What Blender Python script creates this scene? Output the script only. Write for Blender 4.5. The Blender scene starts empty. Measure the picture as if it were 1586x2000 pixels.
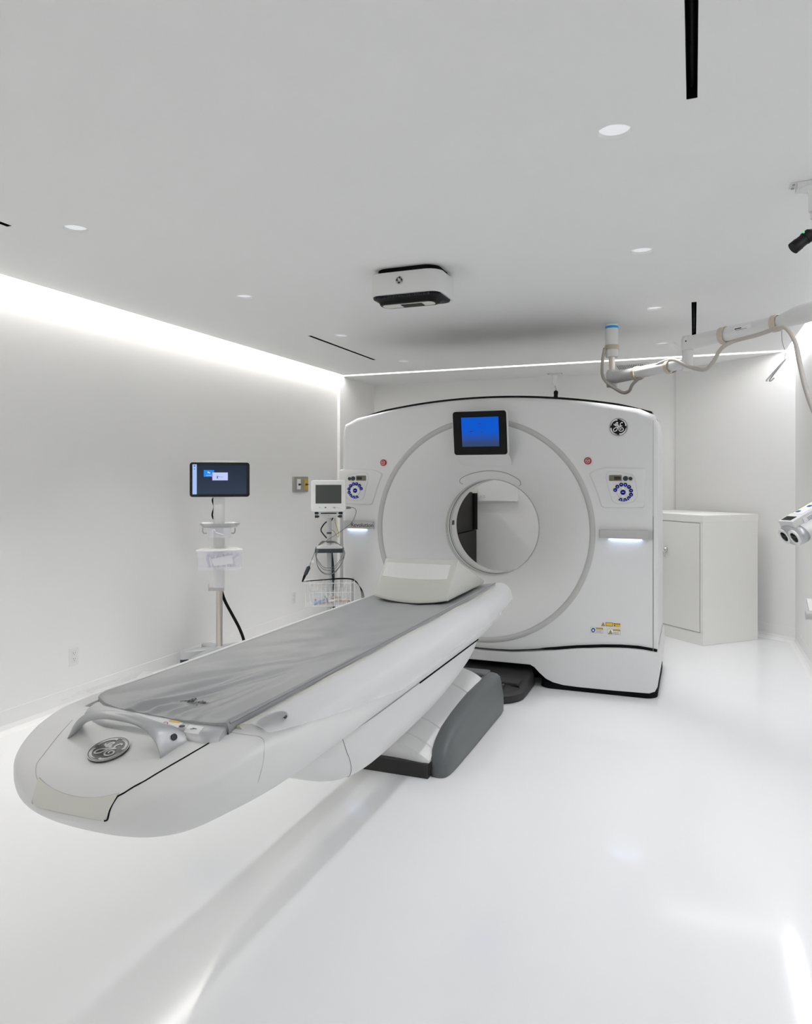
import bpy, bmesh, math, random
from mathutils import Vector, Matrix
C = bpy.context.scene
COL = C.collection
PI = math.pi

# ---------------------------------------------------------------- camera, light levels, exposure
FOC, PCX, HZY, EYE = 1437.0, 793.0, 935.0, 1.45       # in pixels of the 1586 x 2000 frame; eye height in m
YAW = math.atan((1355 - PCX) / FOC)
cam_d = bpy.data.cameras.new('camera')
cam = bpy.data.objects.new('camera', cam_d); COL.objects.link(cam)
cam.location = (0, 0, EYE); cam.rotation_euler = (PI / 2, 0, YAW)
cam_d.sensor_fit = 'HORIZONTAL'; cam_d.sensor_width = 36
cam_d.lens = 36 * FOC / 1586
cam_d.shift_y = (HZY - 1000) / 1586
cam_d.clip_start = 0.02
C.camera = cam
COVE_L, COVE_R, COVE_B, COVE_FILL = 25.0, 20.5, 8.0, 3.0
COL_L, COL_R = (1.0, 0.97, 0.92, 1), (0.94, 0.945, 1.0, 1)
DOWN_W, DOWN_LENS = 43.0, 0.55
C.view_settings.view_transform = 'Standard'
C.view_settings.look = 'None'
C.view_settings.exposure = 0.07
C.view_settings.gamma = 1.0
C.view_settings.use_curve_mapping = False
C.cycles.max_bounces = 12; C.cycles.diffuse_bounces = 8
C.cycles.glossy_bounces = 4; C.cycles.transparent_max_bounces = 12
C.cycles.sample_clamp_indirect = 4.0
C.cycles.caustics_reflective = False; C.cycles.caustics_refractive = False
C.cycles.use_denoising = True
w = bpy.data.worlds.new('world'); C.world = w; w.use_nodes = True
w.node_tree.nodes['Background'].inputs[0].default_value = (0.6, 0.6, 0.6, 1)
w.node_tree.nodes['Background'].inputs[1].default_value = 0.05

# pixel -> point on a known plane (a measuring aid: every depth is that of the real thing)
_s, _c = math.sin(YAW), math.cos(YAW)
def _ray(px, py):
    a = (px - PCX) / FOC; b = (HZY - py) / FOC
    return (-_s + _c * a, _c + _s * a, b)
def at_y(px, py, Y):
    r = _ray(px, py); t = Y / r[1]; return Vector((r[0] * t, Y, EYE + r[2] * t))
def at_x(px, py, X):
    r = _ray(px, py); t = X / r[0]; return Vector((X, r[1] * t, EYE + r[2] * t))
def at_z(px, py, z):
    r = _ray(px, py); t = (z - EYE) / r[2]; return Vector((r[0] * t, r[1] * t, z))

# ---------------------------------------------------------------- materials
def mat(name, col, rough=0.5, metal=0.0, spec=0.5, emit=None, estr=0.0, alpha=1.0, trans=0.0,
        noise=0.0, nscale=30.0, bump=0.0, bscale=200.0, coat=0.0, ior=1.45):
    m = bpy.data.materials.new(name); m.use_nodes = True
    nt = m.node_tree; b = nt.nodes['Principled BSDF']
    b.inputs['Base Color'].default_value = (*col, 1)
    b.inputs['Roughness'].default_value = rough
    b.inputs['Metallic'].default_value = metal
    b.inputs['Specular IOR Level'].default_value = spec
    b.inputs['IOR'].default_value = ior
    b.inputs['Alpha'].default_value = alpha
    b.inputs['Transmission Weight'].default_value = trans
    b.inputs['Coat Weight'].default_value = coat
    if emit:
        b.inputs['Emission Color'].default_value = (*emit, 1)
        b.inputs['Emission Strength'].default_value = estr
    tc = nt.nodes.new('ShaderNodeTexCoord')
    if noise:
        n = nt.nodes.new('ShaderNodeTexNoise'); n.inputs['Scale'].default_value = nscale
        n.inputs['Detail'].default_value = 4
        nt.links.new(tc.outputs['Object'], n.inputs['Vector'])
        mr = nt.nodes.new('ShaderNodeMapRange')
        mr.inputs['To Min'].default_value = 1 - noise; mr.inputs['To Max'].default_value = 1 + noise
        nt.links.new(n.outputs['Fac'], mr.inputs['Value'])
        mx = nt.nodes.new('ShaderNodeVectorMath'); mx.operation = 'SCALE'
        mx.inputs[0].default_value = col
        nt.links.new(mr.outputs['Result'], mx.inputs['Scale'])
        nt.links.new(mx.outputs['Vector'], b.inputs['Base Color'])
    if bump:
        n2 = nt.nodes.new('ShaderNodeTexNoise'); n2.inputs['Scale'].default_value = bscale
        nt.links.new(tc.outputs['Object'], n2.inputs['Vector'])
        bp = nt.nodes.new('ShaderNodeBump'); bp.inputs['Strength'].default_value = bump
        bp.inputs['Distance'].default_value = 0.01
        nt.links.new(n2.outputs['Fac'], bp.inputs['Height'])
        nt.links.new(bp.outputs['Normal'], b.inputs['Normal'])
    return m

M = {}
M['wall'] = mat('wall_paint', (0.86, 0.857, 0.845), 0.55, noise=0.012, nscale=1.5, bump=0.03, bscale=60)
M['ceil'] = mat('ceiling_paint', (0.87, 0.872, 0.868), 0.7, noise=0.01, nscale=1.5)
M['floor'] = mat('epoxy_floor', (0.86, 0.864, 0.87), 0.10, spec=0.5, noise=0.012, nscale=2.0, bump=0.02, bscale=2.5)
M['white'] = mat('white_enamel', (0.74, 0.742, 0.735), 0.38, noise=0.008, nscale=6)
M['white_gloss'] = mat('white_gloss_plastic', (0.82, 0.82, 0.81), 0.22, noise=0.006, nscale=6)
M['pole_grey'] = mat('grey_pole_enamel', (0.52, 0.525, 0.53), 0.35, noise=0.01)
M['cream'] = mat('cream_cabinet_paint', (0.84, 0.835, 0.80), 0.4, noise=0.01, nscale=4)
M['lip'] = mat('warm_grey_plastic', (0.68, 0.68, 0.63), 0.4, noise=0.008)
M['ring'] = mat('grey_ring_plastic', (0.50, 0.50, 0.49), 0.4, noise=0.01)
M['silver'] = mat('silver_paint', (0.50, 0.51, 0.52), 0.34, metal=0.45, noise=0.02, nscale=60)
M['bar'] = mat('brushed_bar', (0.50, 0.50, 0.49), 0.38, metal=0.35, noise=0.03, nscale=80)
M['steel'] = mat('brushed_steel', (0.62, 0.58, 0.53), 0.3, metal=0.9, noise=0.06, nscale=25)
M['chrome'] = mat('chrome', (0.75, 0.75, 0.75), 0.12, metal=1.0, noise=0.01)
M['seam'] = mat('dark_seam', (0.20, 0.20, 0.19), 0.7, noise=0.02)
M['seam_soft'] = mat('pale_seam', (0.56, 0.56, 0.54), 0.7, noise=0.02)
M['black'] = mat('black_plastic', (0.008, 0.008, 0.008), 0.45, spec=0.15, noise=0.05)
M['blackmat'] = mat('black_matte', (0.008, 0.008, 0.009), 0.8, spec=0.1, noise=0.05)
M['rack'] = mat('charcoal_rack', (0.020, 0.019, 0.018), 0.6, spec=0.2, noise=0.08, nscale=20)
M['fender'] = mat('charcoal_fender', (0.105, 0.115, 0.118), 0.42, noise=0.05, nscale=120, bump=0.08, bscale=400)
M['pedal'] = mat('dark_pedal_plastic', (0.032, 0.032, 0.031), 0.5, spec=0.3, noise=0.06, nscale=80)
M['slate'] = mat('slate_plastic', (0.042, 0.05, 0.056), 0.5, spec=0.25, noise=0.04)
M['vinyl'] = mat('grey_vinyl', (0.31, 0.315, 0.32), 0.32, noise=0.02, nscale=6, bump=0.05, bscale=500)
M['bolster'] = mat('putty_vinyl', (0.56, 0.565, 0.52), 0.42, noise=0.015, nscale=8, bump=0.04, bscale=400)
M['patch'] = mat('pale_patch', (0.70, 0.70, 0.68), 0.6, noise=0.02, nscale=90)
M['red'] = mat('red_button', (0.33, 0.018, 0.02), 0.4, spec=0.25, noise=0.03)
M['ink'] = mat('dark_ink', (0.015, 0.015, 0.018), 0.6, spec=0.15, noise=0.02)
M['paper'] = mat('white_paper', (0.85, 0.85, 0.85), 0.6, noise=0.01)
M['yellow'] = mat('yellow_label', (0.68, 0.47, 0.06), 0.5, noise=0.03)
M['tan'] = mat('tan_strap', (0.56, 0.49, 0.39), 0.85, noise=0.06, nscale=90, bump=0.2, bscale=300)
M['beigecord'] = mat('beige_cable', (0.47, 0.44, 0.40), 0.5, noise=0.03)
M['greycord'] = mat('grey_cable', (0.17, 0.17, 0.165), 0.5, noise=0.03)
M['blackcord'] = mat('black_cable', (0.008, 0.008, 0.008), 0.5, spec=0.15, noise=0.03)
M['yg'] = mat('yellow_green_wire', (0.45, 0.45, 0.03), 0.45, noise=0.2, nscale=60)
M['blue'] = mat('blue_plastic', (0.02, 0.30, 0.70), 0.4, noise=0.03)
M['navy'] = mat('navy_sign', (0.02, 0.07, 0.25), 0.5, noise=0.03)
M['mustard'] = mat('mustard_plate', (0.55, 0.37, 0.02), 0.45, noise=0.05)
M['plate'] = mat('grey_switch_plate', (0.33, 0.33, 0.30), 0.4, metal=0.3, noise=0.05)
M['kraft'] = mat('kraft_paper', (0.38, 0.25, 0.15), 0.7, noise=0.1, nscale=60)
M['screenoff'] = mat('grey_dark_screen', (0.055, 0.06, 0.057), 0.3, noise=0.02)
M['greenled'] = mat('green_light', (0.1, 0.6, 0.2), 0.4, emit=(0.25, 1, 0.3), estr=0.35)
M['btn'] = mat('navy_button', (0.005, 0.005, 0.05), 0.4, spec=0.15, noise=0.02)
M['btnlit'] = mat('blue_lit_symbol', (0.05, 0.05, 0.5), 0.4, emit=(0.10, 0.14, 1.0), estr=1.1)
M['arrow'] = mat('pale_blue_lit_arrow', (0.4, 0.4, 0.7), 0.4, emit=(0.45, 0.5, 1.0), estr=0.7)
M['lcd'] = mat('olive_display', (0.14, 0.135, 0.105), 0.2, noise=0.1, nscale=15)
M['lcd2'] = mat('dark_display', (0.02, 0.02, 0.015), 0.2, noise=0.1)
M['barlight'] = mat('blue_white_led', (0.8, 0.85, 1), 0.5, emit=(0.50, 0.68, 1.0), estr=10.0)
M['tile_blue'] = mat('screen_blue_tile', (0, 0, 0), 0.4, emit=(0.0, 0.24, 0.85), estr=0.95)
M['tile_pale'] = mat('screen_pale_tile', (0, 0, 0), 0.4, emit=(0.50, 0.56, 0.86), estr=1.0)
M['tile_side'] = mat('screen_side_strip', (0, 0, 0), 0.4, emit=(0.36, 0.50, 0.83), estr=1.0)
M['magenta'] = mat('screen_magenta', (0, 0, 0), 0.4, emit=(0.5, 0.02, 0.3), estr=0.8)
M['lens'] = mat('downlight_lens', (0.35, 0.35, 0.35), 0.4, emit=(0.93, 0.95, 1.0), estr=DOWN_LENS)

def screen_mat(name, top, bottom, lo, hi, strength, rough):      # a lit screen with its own picture
    m = mat(name, (0.004, 0.006, 0.01), rough)
    nt = m.node_tree; b = nt.nodes['Principled BSDF']
    tc = nt.nodes.new('ShaderNodeTexCoord'); sp = nt.nodes.new('ShaderNodeSeparateXYZ')
    nt.links.new(tc.outputs['Generated'], sp.inputs[0])
    cr = nt.nodes.new('ShaderNodeValToRGB')
    e = cr.color_ramp.elements
    e[0].position = lo; e[0].color = (*bottom, 1); e[1].position = hi; e[1].color = (*top, 1)
    nt.links.new(sp.outputs['Z'], cr.inputs[0])
    nt.links.new(cr.outputs[0], b.inputs['Emission Color'])
    b.inputs['Emission Strength'].default_value = strength
    return m
M['blue_screen'] = screen_mat('blue_gantry_screen', (0.0, 0.085, 0.56), (0.03, 0.055, 0.13), 0.10, 0.50, 1.0, 0.4)
M['blue_screen'].node_tree.nodes['Principled BSDF'].inputs['Specular IOR Level'].default_value = 0.1
M['dark_screen'] = screen_mat('dark_blue_screen', (0.004, 0.014, 0.035), (0.02, 0.035, 0.07), 0.0, 1.0, 0.8, 0.06)

def emission(name, col, s):
    m = bpy.data.materials.new(name); m.use_nodes = True
    nt = m.node_tree; nt.nodes.clear()
    e = nt.nodes.new('ShaderNodeEmission'); o = nt.nodes.new('ShaderNodeOutputMaterial')
    e.inputs[0].default_value = col; e.inputs[1].default_value = s
    nt.links.new(e.outputs[0], o.inputs[0]); return m
M['ledL'] = emission('led_warm', COL_L, COVE_L)
M['ledR'] = emission('led_cool', COL_R, COVE_R)
M['ledB'] = emission('led_back', (1, 0.99, 0.97, 1), COVE_B)
M['ledFill'] = emission('led_added_fill', (0.97, 0.98, 1, 1), COVE_FILL)

def clear(name, col, op, rough=0.15, bump=0.0):                  # clear or milky plastic film
    m = bpy.data.materials.new(name); m.use_nodes = True
    nt = m.node_tree; b = nt.nodes['Principled BSDF']; out = nt.nodes['Material Output']
    b.inputs['Base Color'].default_value = (*col, 1); b.inputs['Roughness'].default_value = rough
    tr = nt.nodes.new('ShaderNodeBsdfTransparent'); mx = nt.nodes.new('ShaderNodeMixShader')
    tc = nt.nodes.new('ShaderNodeTexCoord'); n = nt.nodes.new('ShaderNodeTexNoise')
    n.inputs['Scale'].default_value = 1.5
    nt.links.new(tc.outputs['Object'], n.inputs['Vector'])
    mr = nt.nodes.new('ShaderNodeMapRange')
    mr.inputs['To Min'].default_value = op * 0.95; mr.inputs['To Max'].default_value = min(1, op * 1.05)
    nt.links.new(n.outputs['Fac'], mr.inputs['Value'])
    nt.links.new(mr.outputs['Result'], mx.inputs['Fac'])
    nt.links.new(tr.outputs[0], mx.inputs[1]); nt.links.new(b.outputs[0], mx.inputs[2])
    nt.links.new(mx.outputs[0], out.inputs[0])
    if bump:
        bp = nt.nodes.new('ShaderNodeBump'); bp.inputs['Strength'].default_value = bump
        nt.links.new(n.outputs['Fac'], bp.inputs['Height']); nt.links.new(bp.outputs['Normal'], b.inputs['Normal'])
    return m
M['film'] = clear('milky_film', (0.84, 0.84, 0.86), 0.42, 0.25)
M['vinylclear'] = clear('clear_vinyl', (0.8, 0.8, 0.82), 0.22, 0.3)
M['binclear'] = clear('clear_bin_plastic', (0.84, 0.83, 0.88), 0.26, 0.2)

# ---------------------------------------------------------------- helpers
ORG = {}
def obj(name, bm, m, parent=None, smooth=False, auto=None):
    me = bpy.data.meshes.new(name)
    if smooth or auto:
        for f in bm.faces: f.smooth = True
    org = ORG.get(parent.name, Vector((0, 0, 0))) if parent else Vector((0, 0, 0))
    bm.transform(Matrix.Translation(-org))
    bm.normal_update()
    bm.to_mesh(me); bm.free()
    if m: me.materials.append(m)
    o = bpy.data.objects.new(name, me); COL.objects.link(o)
    if parent: o.parent = parent; ORG[o.name] = org
    if auto:
        try: me.set_sharp_from_angle(angle=math.radians(auto))
        except Exception: pass
    return o
def tag(o, label, cat, group=None):
    o['label'] = label; o['category'] = cat
    if group: o['group'] = group
    return o
def thing(name, label, cat, loc=(0, 0, 0), group=None):
    o = bpy.data.objects.new(name, None); COL.objects.link(o); o.location = loc
    o.empty_display_size = 0.1
    ORG[o.name] = Vector(loc)
    return tag(o, label, cat, group)
def struct(name, bm, m, parent=None):
    o = obj(name, bm, m, parent)
    if not parent: o['kind'] = 'structure'
    return o
def nb(): return bmesh.new()
def bx(bm, a, b, bev=0.0, seg=2):
    x0, x1 = sorted((a[0], b[0])); y0, y1 = sorted((a[1], b[1])); z0, z1 = sorted((a[2], b[2]))
    r = bmesh.ops.create_cube(bm, size=1)
    bmesh.ops.scale(bm, vec=(x1 - x0, y1 - y0, z1 - z0), verts=r['verts'])
    bmesh.ops.translate(bm, vec=((x0 + x1) / 2, (y0 + y1) / 2, (z0 + z1) / 2), verts=r['verts'])
    if bev:
        es = list({e for v in r['verts'] for e in v.link_edges})
        bmesh.ops.bevel(bm, geom=es, offset=bev, segments=seg, profile=0.5, affect='EDGES')
    return bm
def box(a, b, bev=0.0, seg=2): return bx(nb(), a, b, bev, seg)
def frame_of(d):
    d = d.normalized()
    up = Vector((0, 0, 1)) if abs(d.z) < 0.95 else Vector((1, 0, 0))
    x = up.cross(d).normalized(); return x, d.cross(x).normalized()
def rings(bm, rs, closed=True, cap=True, loop=False):
    vr = [[bm.verts.new(p) for p in r] for r in rs]
    n = len(vr[0])
    pairs = list(zip(vr, vr[1:])) + ([(vr[-1], vr[0])] if loop else [])
    for a, b in pairs:
        for i in range(n if closed else n - 1):
            j = (i + 1) % n
            try: bm.faces.new((a[i], a[j], b[j], b[i]))
            except ValueError: pass
    if cap and closed and not loop:
        bm.faces.new(vr[0][::-1]); bm.faces.new(vr[-1])
    return vr
def tube(bm, pts, r, n=10, cap=True, ry=None):
    pts = [Vector(p) for p in pts]
    rr = r if isinstance(r, (list, tuple)) else [r] * len(pts)
    rs = []; prev = None
    for i, p in enumerate(pts):
        t = (pts[min(i + 1, len(pts) - 1)] - pts[max(i - 1, 0)]).normalized()
        if prev is None: x, y = frame_of(t)
        else:
            x = prev - t * prev.dot(t)
            x = x.normalized() if x.length > 1e-5 else frame_of(t)[0]
            y = t.cross(x).normalized()
        prev = x
        k = 1 if ry is None else ry
        rs.append([p + x * rr[i] * math.cos(2 * PI * j / n) + y * rr[i] * k * math.sin(2 * PI * j / n) for j in range(n)])
    rings(bm, rs, cap=cap)
    bmesh.ops.recalc_face_normals(bm, faces=bm.faces)
    return bm
def spline(pts, k=8):
    P = [Vector(p) for p in pts]; P = [P[0] * 2 - P[1]] + P + [P[-1] * 2 - P[-2]]
    out = []
    for i in range(1, len(P) - 2):
        for j in range(k):
            t = j / k; a, b, c, d = P[i - 1:i + 3]
            out.append(0.5 * ((2 * b) + (c - a) * t + (2 * a - 5 * b + 4 * c - d) * t * t + (-a + 3 * b - 3 * c + d) * t ** 3))
    out.append(P[-2]); return out
def cyl(bm, a, b, r, n=24, r2=None):
    return tube(bm, [a, b], [r, r if r2 is None else r2], n)
def lathe(bm, cx, cy, prof, n=32):          # prof: (r, z) bottom to top
    rs = [[Vector((cx + r * math.cos(2 * PI * j / n), cy + r * math.sin(2 * PI * j / n), z)) for j in range(n)] for r, z in prof]
    rings(bm, rs); bmesh.ops.recalc_face_normals(bm, faces=bm.faces); return bm
def prism(bm, poly, f0, f1):                # poly: list of 2-D points, f0/f1 map them to the two end faces
    a = [bm.verts.new(f0(*p)) for p in poly]; b = [bm.verts.new(f1(*p)) for p in poly]
    n = len(poly)
    bm.faces.new(a); bm.faces.new(b[::-1])
    for i in range(n): bm.faces.new((a[i], b[i], b[(i + 1) % n], a[(i + 1) % n]))
    bmesh.ops.recalc_face_normals(bm, faces=bm.faces); return bm
def prism_y(poly, y0, y1, bm=None):
    return prism(bm or nb(), poly, lambda x, z: (x, y0, z), lambda x, z: (x, y1, z))
def prism_z(poly, z0, z1, bm=None):
    return prism(bm or nb(), poly, lambda x, y: (x, y, z0), lambda x, y: (x, y, z1))
def rrect(x0, x1, y0, y1, r, n=5):
    out = []
    for cx, cy, a in ((x1 - r, y1 - r, 0), (x0 + r, y1 - r, PI / 2), (x0 + r, y0 + r, PI), (x1 - r, y0 + r, 1.5 * PI)):
        for i in range(n + 1):
            t = a + PI / 2 * i / n; out.append((cx + r * math.cos(t), cy + r * math.sin(t)))
    return out
def ribbon(bm, pts, wd, thick, nrm):        # raised flat line along pts, nrm = outward normal
    nrm = Vector(nrm).normalized(); P = [Vector(p) for p in pts]; ws = wd if isinstance(wd, list) else [wd] * len(P)
    rs = []
    for i, p in enumerate(P):
        t = (P[min(i + 1, len(P) - 1)] - P[max(i - 1, 0)]).normalized(); s = t.cross(nrm).normalized() * ws[i] / 2
        rs.append([p - s, p + s, p + s + nrm * thick, p - s + nrm * thick])
    rings(bm, rs); bmesh.ops.recalc_face_normals(bm, faces=bm.faces); return bm
def bev_all(bm, off, seg=2, ang=0.5):
    es = [e for e in bm.edges if len(e.link_faces) == 2 and e.calc_face_angle(0) > ang]
    bmesh.ops.bevel(bm, geom=es, offset=off, segments=seg, profile=0.5, affect='EDGES'); return bm
def text(s, size, mtx, extrude=0.0005, align='CENTER', shear=0.0, bold=0.0):
    cu = bpy.data.curves.new('t', 'FONT'); cu.body = s; cu.size = size; cu.extrude = extrude
    cu.align_x = align; cu.align_y = 'CENTER'; cu.shear = shear; cu.offset = bold
    o = bpy.data.objects.new('t', cu); COL.objects.link(o)
    dg = bpy.context.evaluated_depsgraph_get(); dg.update()
    me = bpy.data.meshes.new_from_object(o.evaluated_get(dg))
    bm = nb(); bm.from_mesh(me); bm.transform(mtx)
    bpy.data.objects.remove(o); bpy.data.curves.remove(cu); bpy.data.meshes.remove(me)
    return bm
def basis(o, x, y):                          # matrix with local x,y axes given, z = outward
    x = Vector(x).normalized(); z = x.cross(Vector(y)).normalized(); y = z.cross(x)
    m = Matrix((x, y, z)).transposed().to_4x4(); m.translation = Vector(o); return m
def join(*bms):
    out = nb()
    for b in bms:
        me = bpy.data.meshes.new('j'); b.to_mesh(me); b.free(); out.from_mesh(me); bpy.data.meshes.remove(me)
    return out

def monogram_badge(parent, mtx, R, disc, line):
    """round emblem: disc, double rim, four swashes and the two entwined script letters"""
    L = lambda x, y, z=0.0: mtx @ Vector((x * R, y * R, z * R))
    bm = nb(); n = 40
    rings(bm, [[L(r * math.cos(2 * PI * j / n), r * math.sin(2 * PI * j / n), z) for j in range(n)] for r, z in ((1.0, -0.02), (1.0, 0.05), (0.97, 0.07))])
    b = obj('round_badge', bm, disc, parent)
    nz = (mtx.to_3x3() @ Vector((0, 0, 1)))
    bm = nb()
    def stroke(pts, wd):
        P = [L((x - 510) / 175, -(y - 365) / 175, 0.072) for x, y in pts]
        P = spline(P, 5); ribbon(bm, P, [max(0.35, min(1, 0.5 + min(i, len(P) - 1 - i) / 5)) * wd * R for i in range(len(P))], 0.02 * R, nz)
    stroke([(425, 300), (436, 326), (462, 328), (492, 302), (497, 280), (480, 278), (460, 300), (455, 332), (476, 346), (505, 322), (500, 372), (478, 425), (448, 446), (420, 438), (420, 408), (450, 380), (500, 366), (535, 348), (575, 350)], 0.085)
    stroke([(588, 296), (582, 278), (560, 286), (543, 315), (552, 342), (578, 346), (548, 358), (522, 385), (520, 422), (545, 448), (582, 444), (602, 415), (588, 385), (560, 384), (548, 405), (564, 420)], 0.085)
    for q in range(4):
        a0 = PI / 2 * q + 1.72
        P = []; W = []
        for i in range(15):
            t = i / 14; a = a0 + t * 1.25; rr = 0.80 + 0.03 * math.sin(t * PI) if i else 0.74
            P.append(L(rr * math.cos(a), rr * math.sin(a), 0.072)); W.append(R * (0.10 * (1 - t) ** 0.7 + 0.02))
        ribbon(bm, P, W, 0.02 * R, nz)
    for rr, ww in ((0.90, 0.035), (0.985, 0.03)):
        P = [L(rr * math.cos(2 * PI * j / 40), rr * math.sin(2 * PI * j / 40), 0.07) for j in range(41)]
        ribbon(bm, P, ww * R, 0.02 * R, nz)
    obj('monogram', bm, line, b)
    return b

# ---------------------------------------------------------------- the room
XL, XR, ZC = -3.655, 0.835, 2.586
XCL, XCR = -3.585, 0.76          # ceiling edges beside the light slots
YF, YB0, YB1, YBACK = -2.6, 7.27, 7.36, 8.2
T = 0.1
XRW = -3.622                    # rear stretch of the left wall stands a little forward
struct('floor', box((XL - 0.3, YF - 0.3, -0.1), (XR + 0.4, YBACK + 0.3, 0)), M['floor'])
struct('wall_left', join(box((XL - T, YF, 0), (XL, YB0, ZC + 0.12)), box((XL - T, YB0, 0), (XRW, YBACK, ZC + 0.12))), M['wall'])
struct('wall_right', box((XR, YF, 0), (XR + T, YB0 + 0.02, ZC + 0.12)), M['wall'])
XA = -0.174
bm = nb()
prism_z([(XR, YB0 + 0.02), (XA, YBACK - 0.04), (XA, YBACK + T), (XR + T, YBACK + T), (XR + T, YB0 + 0.02)], 0, ZC + 0.12, bm)
struct('wall_angled', bm, M['wall'])
struct('wall_back', box((XRW, YBACK, 0), (XA, YBACK + T, ZC + 0.12)), M['wall'])
struct('wall_front', box((XL, YF - T, 0), (XR, YF, ZC + 0.12)), M['wall'])

DL = [(-0.242, 2.495), (-0.242, 3.853), (-0.242, 5.185), (-0.242, 6.57),
      (-2.62, 2.571), (-2.62, 3.92), (-2.62, 5.262), (-2.62, 6.633)]
SLOTS = [(-0.005, 0.0155, 0.90, 2.36), (0.002, 0.0155, 5.08, 6.35), (-2.868, 0.0155, 1.00, 2.435), (-2.845, 0.0155, 5.166, 6.45)]
# ceiling: grid of cells with slots and round openings cut out
def ceiling_grid(x0, x1, y0, y1, z, slots, disks, r):
    q = 0.09
    xs = {x0, x1}; ys = {y0, y1}
    for cx, hw, a, b in slots: xs |= {cx - hw, cx + hw}; ys |= {a, b}
    for cx, cy in disks: xs |= {cx - q, cx + q}; ys |= {cy - q, cy + q}
    xs = sorted(x for x in xs if x0 <= x <= x1); ys = sorted(y for y in ys if y0 <= y <= y1)
    bm = nb()
    for xa, xb in zip(xs, xs[1:]):
        for ya, yb in zip(ys, ys[1:]):
            mx, my = (xa + xb) / 2, (ya + yb) / 2
            if any(abs(mx - cx) < hw and a < my < b for cx, hw, a, b in slots): continue
            if any(abs(mx - cx) < q and abs(my - cy) < q for cx, cy in disks): continue
            bm.faces.new([bm.verts.new(p) for p in ((xa, ya, z), (xa, yb, z), (xb, yb, z), (xb, ya, z))])
    for cx, cy in disks:
        n = 48; A = []; B = []
        for j in range(n):
            a = 2 * PI * j / n; k = q / max(abs(math.cos(a)), abs(math.sin(a)))
            A.append(bm.verts.new((cx + r * math.cos(a), cy + r * math.sin(a), z)))
            B.append(bm.verts.new((cx + k * math.cos(a), cy + k * math.sin(a), z)))
        for j in range(n): bm.faces.new((A[j], B[j], B[(j + 1) % n], A[(j + 1) % n]))
    bmesh.ops.remove_doubles(bm, verts=bm.verts, dist=1e-5)
    bmesh.ops.recalc_face_normals(bm, faces=bm.faces)
    return bm
RD = 0.054
bm = ceiling_grid(XCL, XCR, YF + 0.08, YB0, ZC, SLOTS, DL, RD)
bm2 = box((XRW, YB1, ZC), (XCR + 0.07, YBACK, ZC + 0.02))
bm3 = box((XL - T, YF - T, ZC + 0.12), (XR + T, YBACK + T, ZC + 0.16))     # closing slab
for a, b in (((XCL, YF + 0.08, ZC + 0.0005), (XCL + 0.004, YB0, ZC + 0.10)), ((XCR - 0.004, YF + 0.08, ZC + 0.0005), (XCR, YB0, ZC + 0.10)),
             ((XCL, YB0 - 0.004, ZC + 0.0005), (XCR, YB0, ZC + 0.10)), ((XCL, YB1, ZC + 0.02), (XCR, YB1 + 0.004, ZC + 0.10))):
    bx(bm3, a, b)
struct('ceiling', join(bm, bm2, bm3), M['ceil'])

# light strips in the ceiling slots, and an added fill strip behind the viewer
def strip(a, b, m, label):
    tag(obj('led_strip', box(a, b), m), label, 'light')
ZS = ZC + 0.022
strip((XL + 0.004, YF + 0.09, ZS), (XCL - 0.002, YB0 - 0.01, ZS + 0.01), M['ledL'], 'glowing light strip along top of the long left wall')
strip((XCR + 0.002, YF + 0.09, ZS), (XR - 0.004, YB0 - 0.01, ZS + 0.01), M['ledR'], 'glowing light strip along top of the right wall behind ceiling arm')
strip((XCL + 0.01, YB0 + 0.006, ZS), (XCR, YB1 - 0.006, ZS + 0.01), M['ledB'], 'thin glowing light line across the ceiling behind the scanner')
strip((XCL + 0.01, YF + 0.004, ZS), (XCR, YF + 0.075, ZS + 0.01), M['ledFill'], 'added unseen fill light strip above the wall behind the viewer')  # unseen strip, added to brighten the room from behind the viewer

# coved skirting
SK = 0.13
def skirt(name, pts):
    bm = nb()
    for (x0, y0, nx, ny), (x1, y1, _, _) in zip(pts, pts[1:]):
        pr = [(0.0, SK), (0.0015, SK - 0.001), (0.0015, 0.045), (0.012, 0.02), (0.028, 0.007), (0.05, 0.0005), (0, 0.0005)]
        rings(bm, [[Vector((x + nx * a, y + ny * a, z)) for a, z in pr] for x, y in ((x0, y0), (x1, y1))])
    bmesh.ops.recalc_face_normals(bm, faces=bm.faces)
    struct(name, bm, M['wall'])
skirt('baseboard_left', [(XL, YF, 1, 0), (XL, YB0, 1, 0)])
skirt('baseboard_right', [(XR, YF, -1, 0), (XR, YB0, -1, 0)])
ad = Vector((XA - XR, YBACK - 0.04 - YB0 - 0.02, 0)).normalized(); an = Vector((-ad.y, ad.x, 0))
if an.y > 0: an = -an
skirt('baseboard_angled', [(XR, YB0 + 0.02, an.x, an.y), (XA, YBACK - 0.04, an.x, an.y)])
skirt('baseboard_back', [(XRW, YBACK, 0, -1), (XA, YBACK, 0, -1)])

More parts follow.
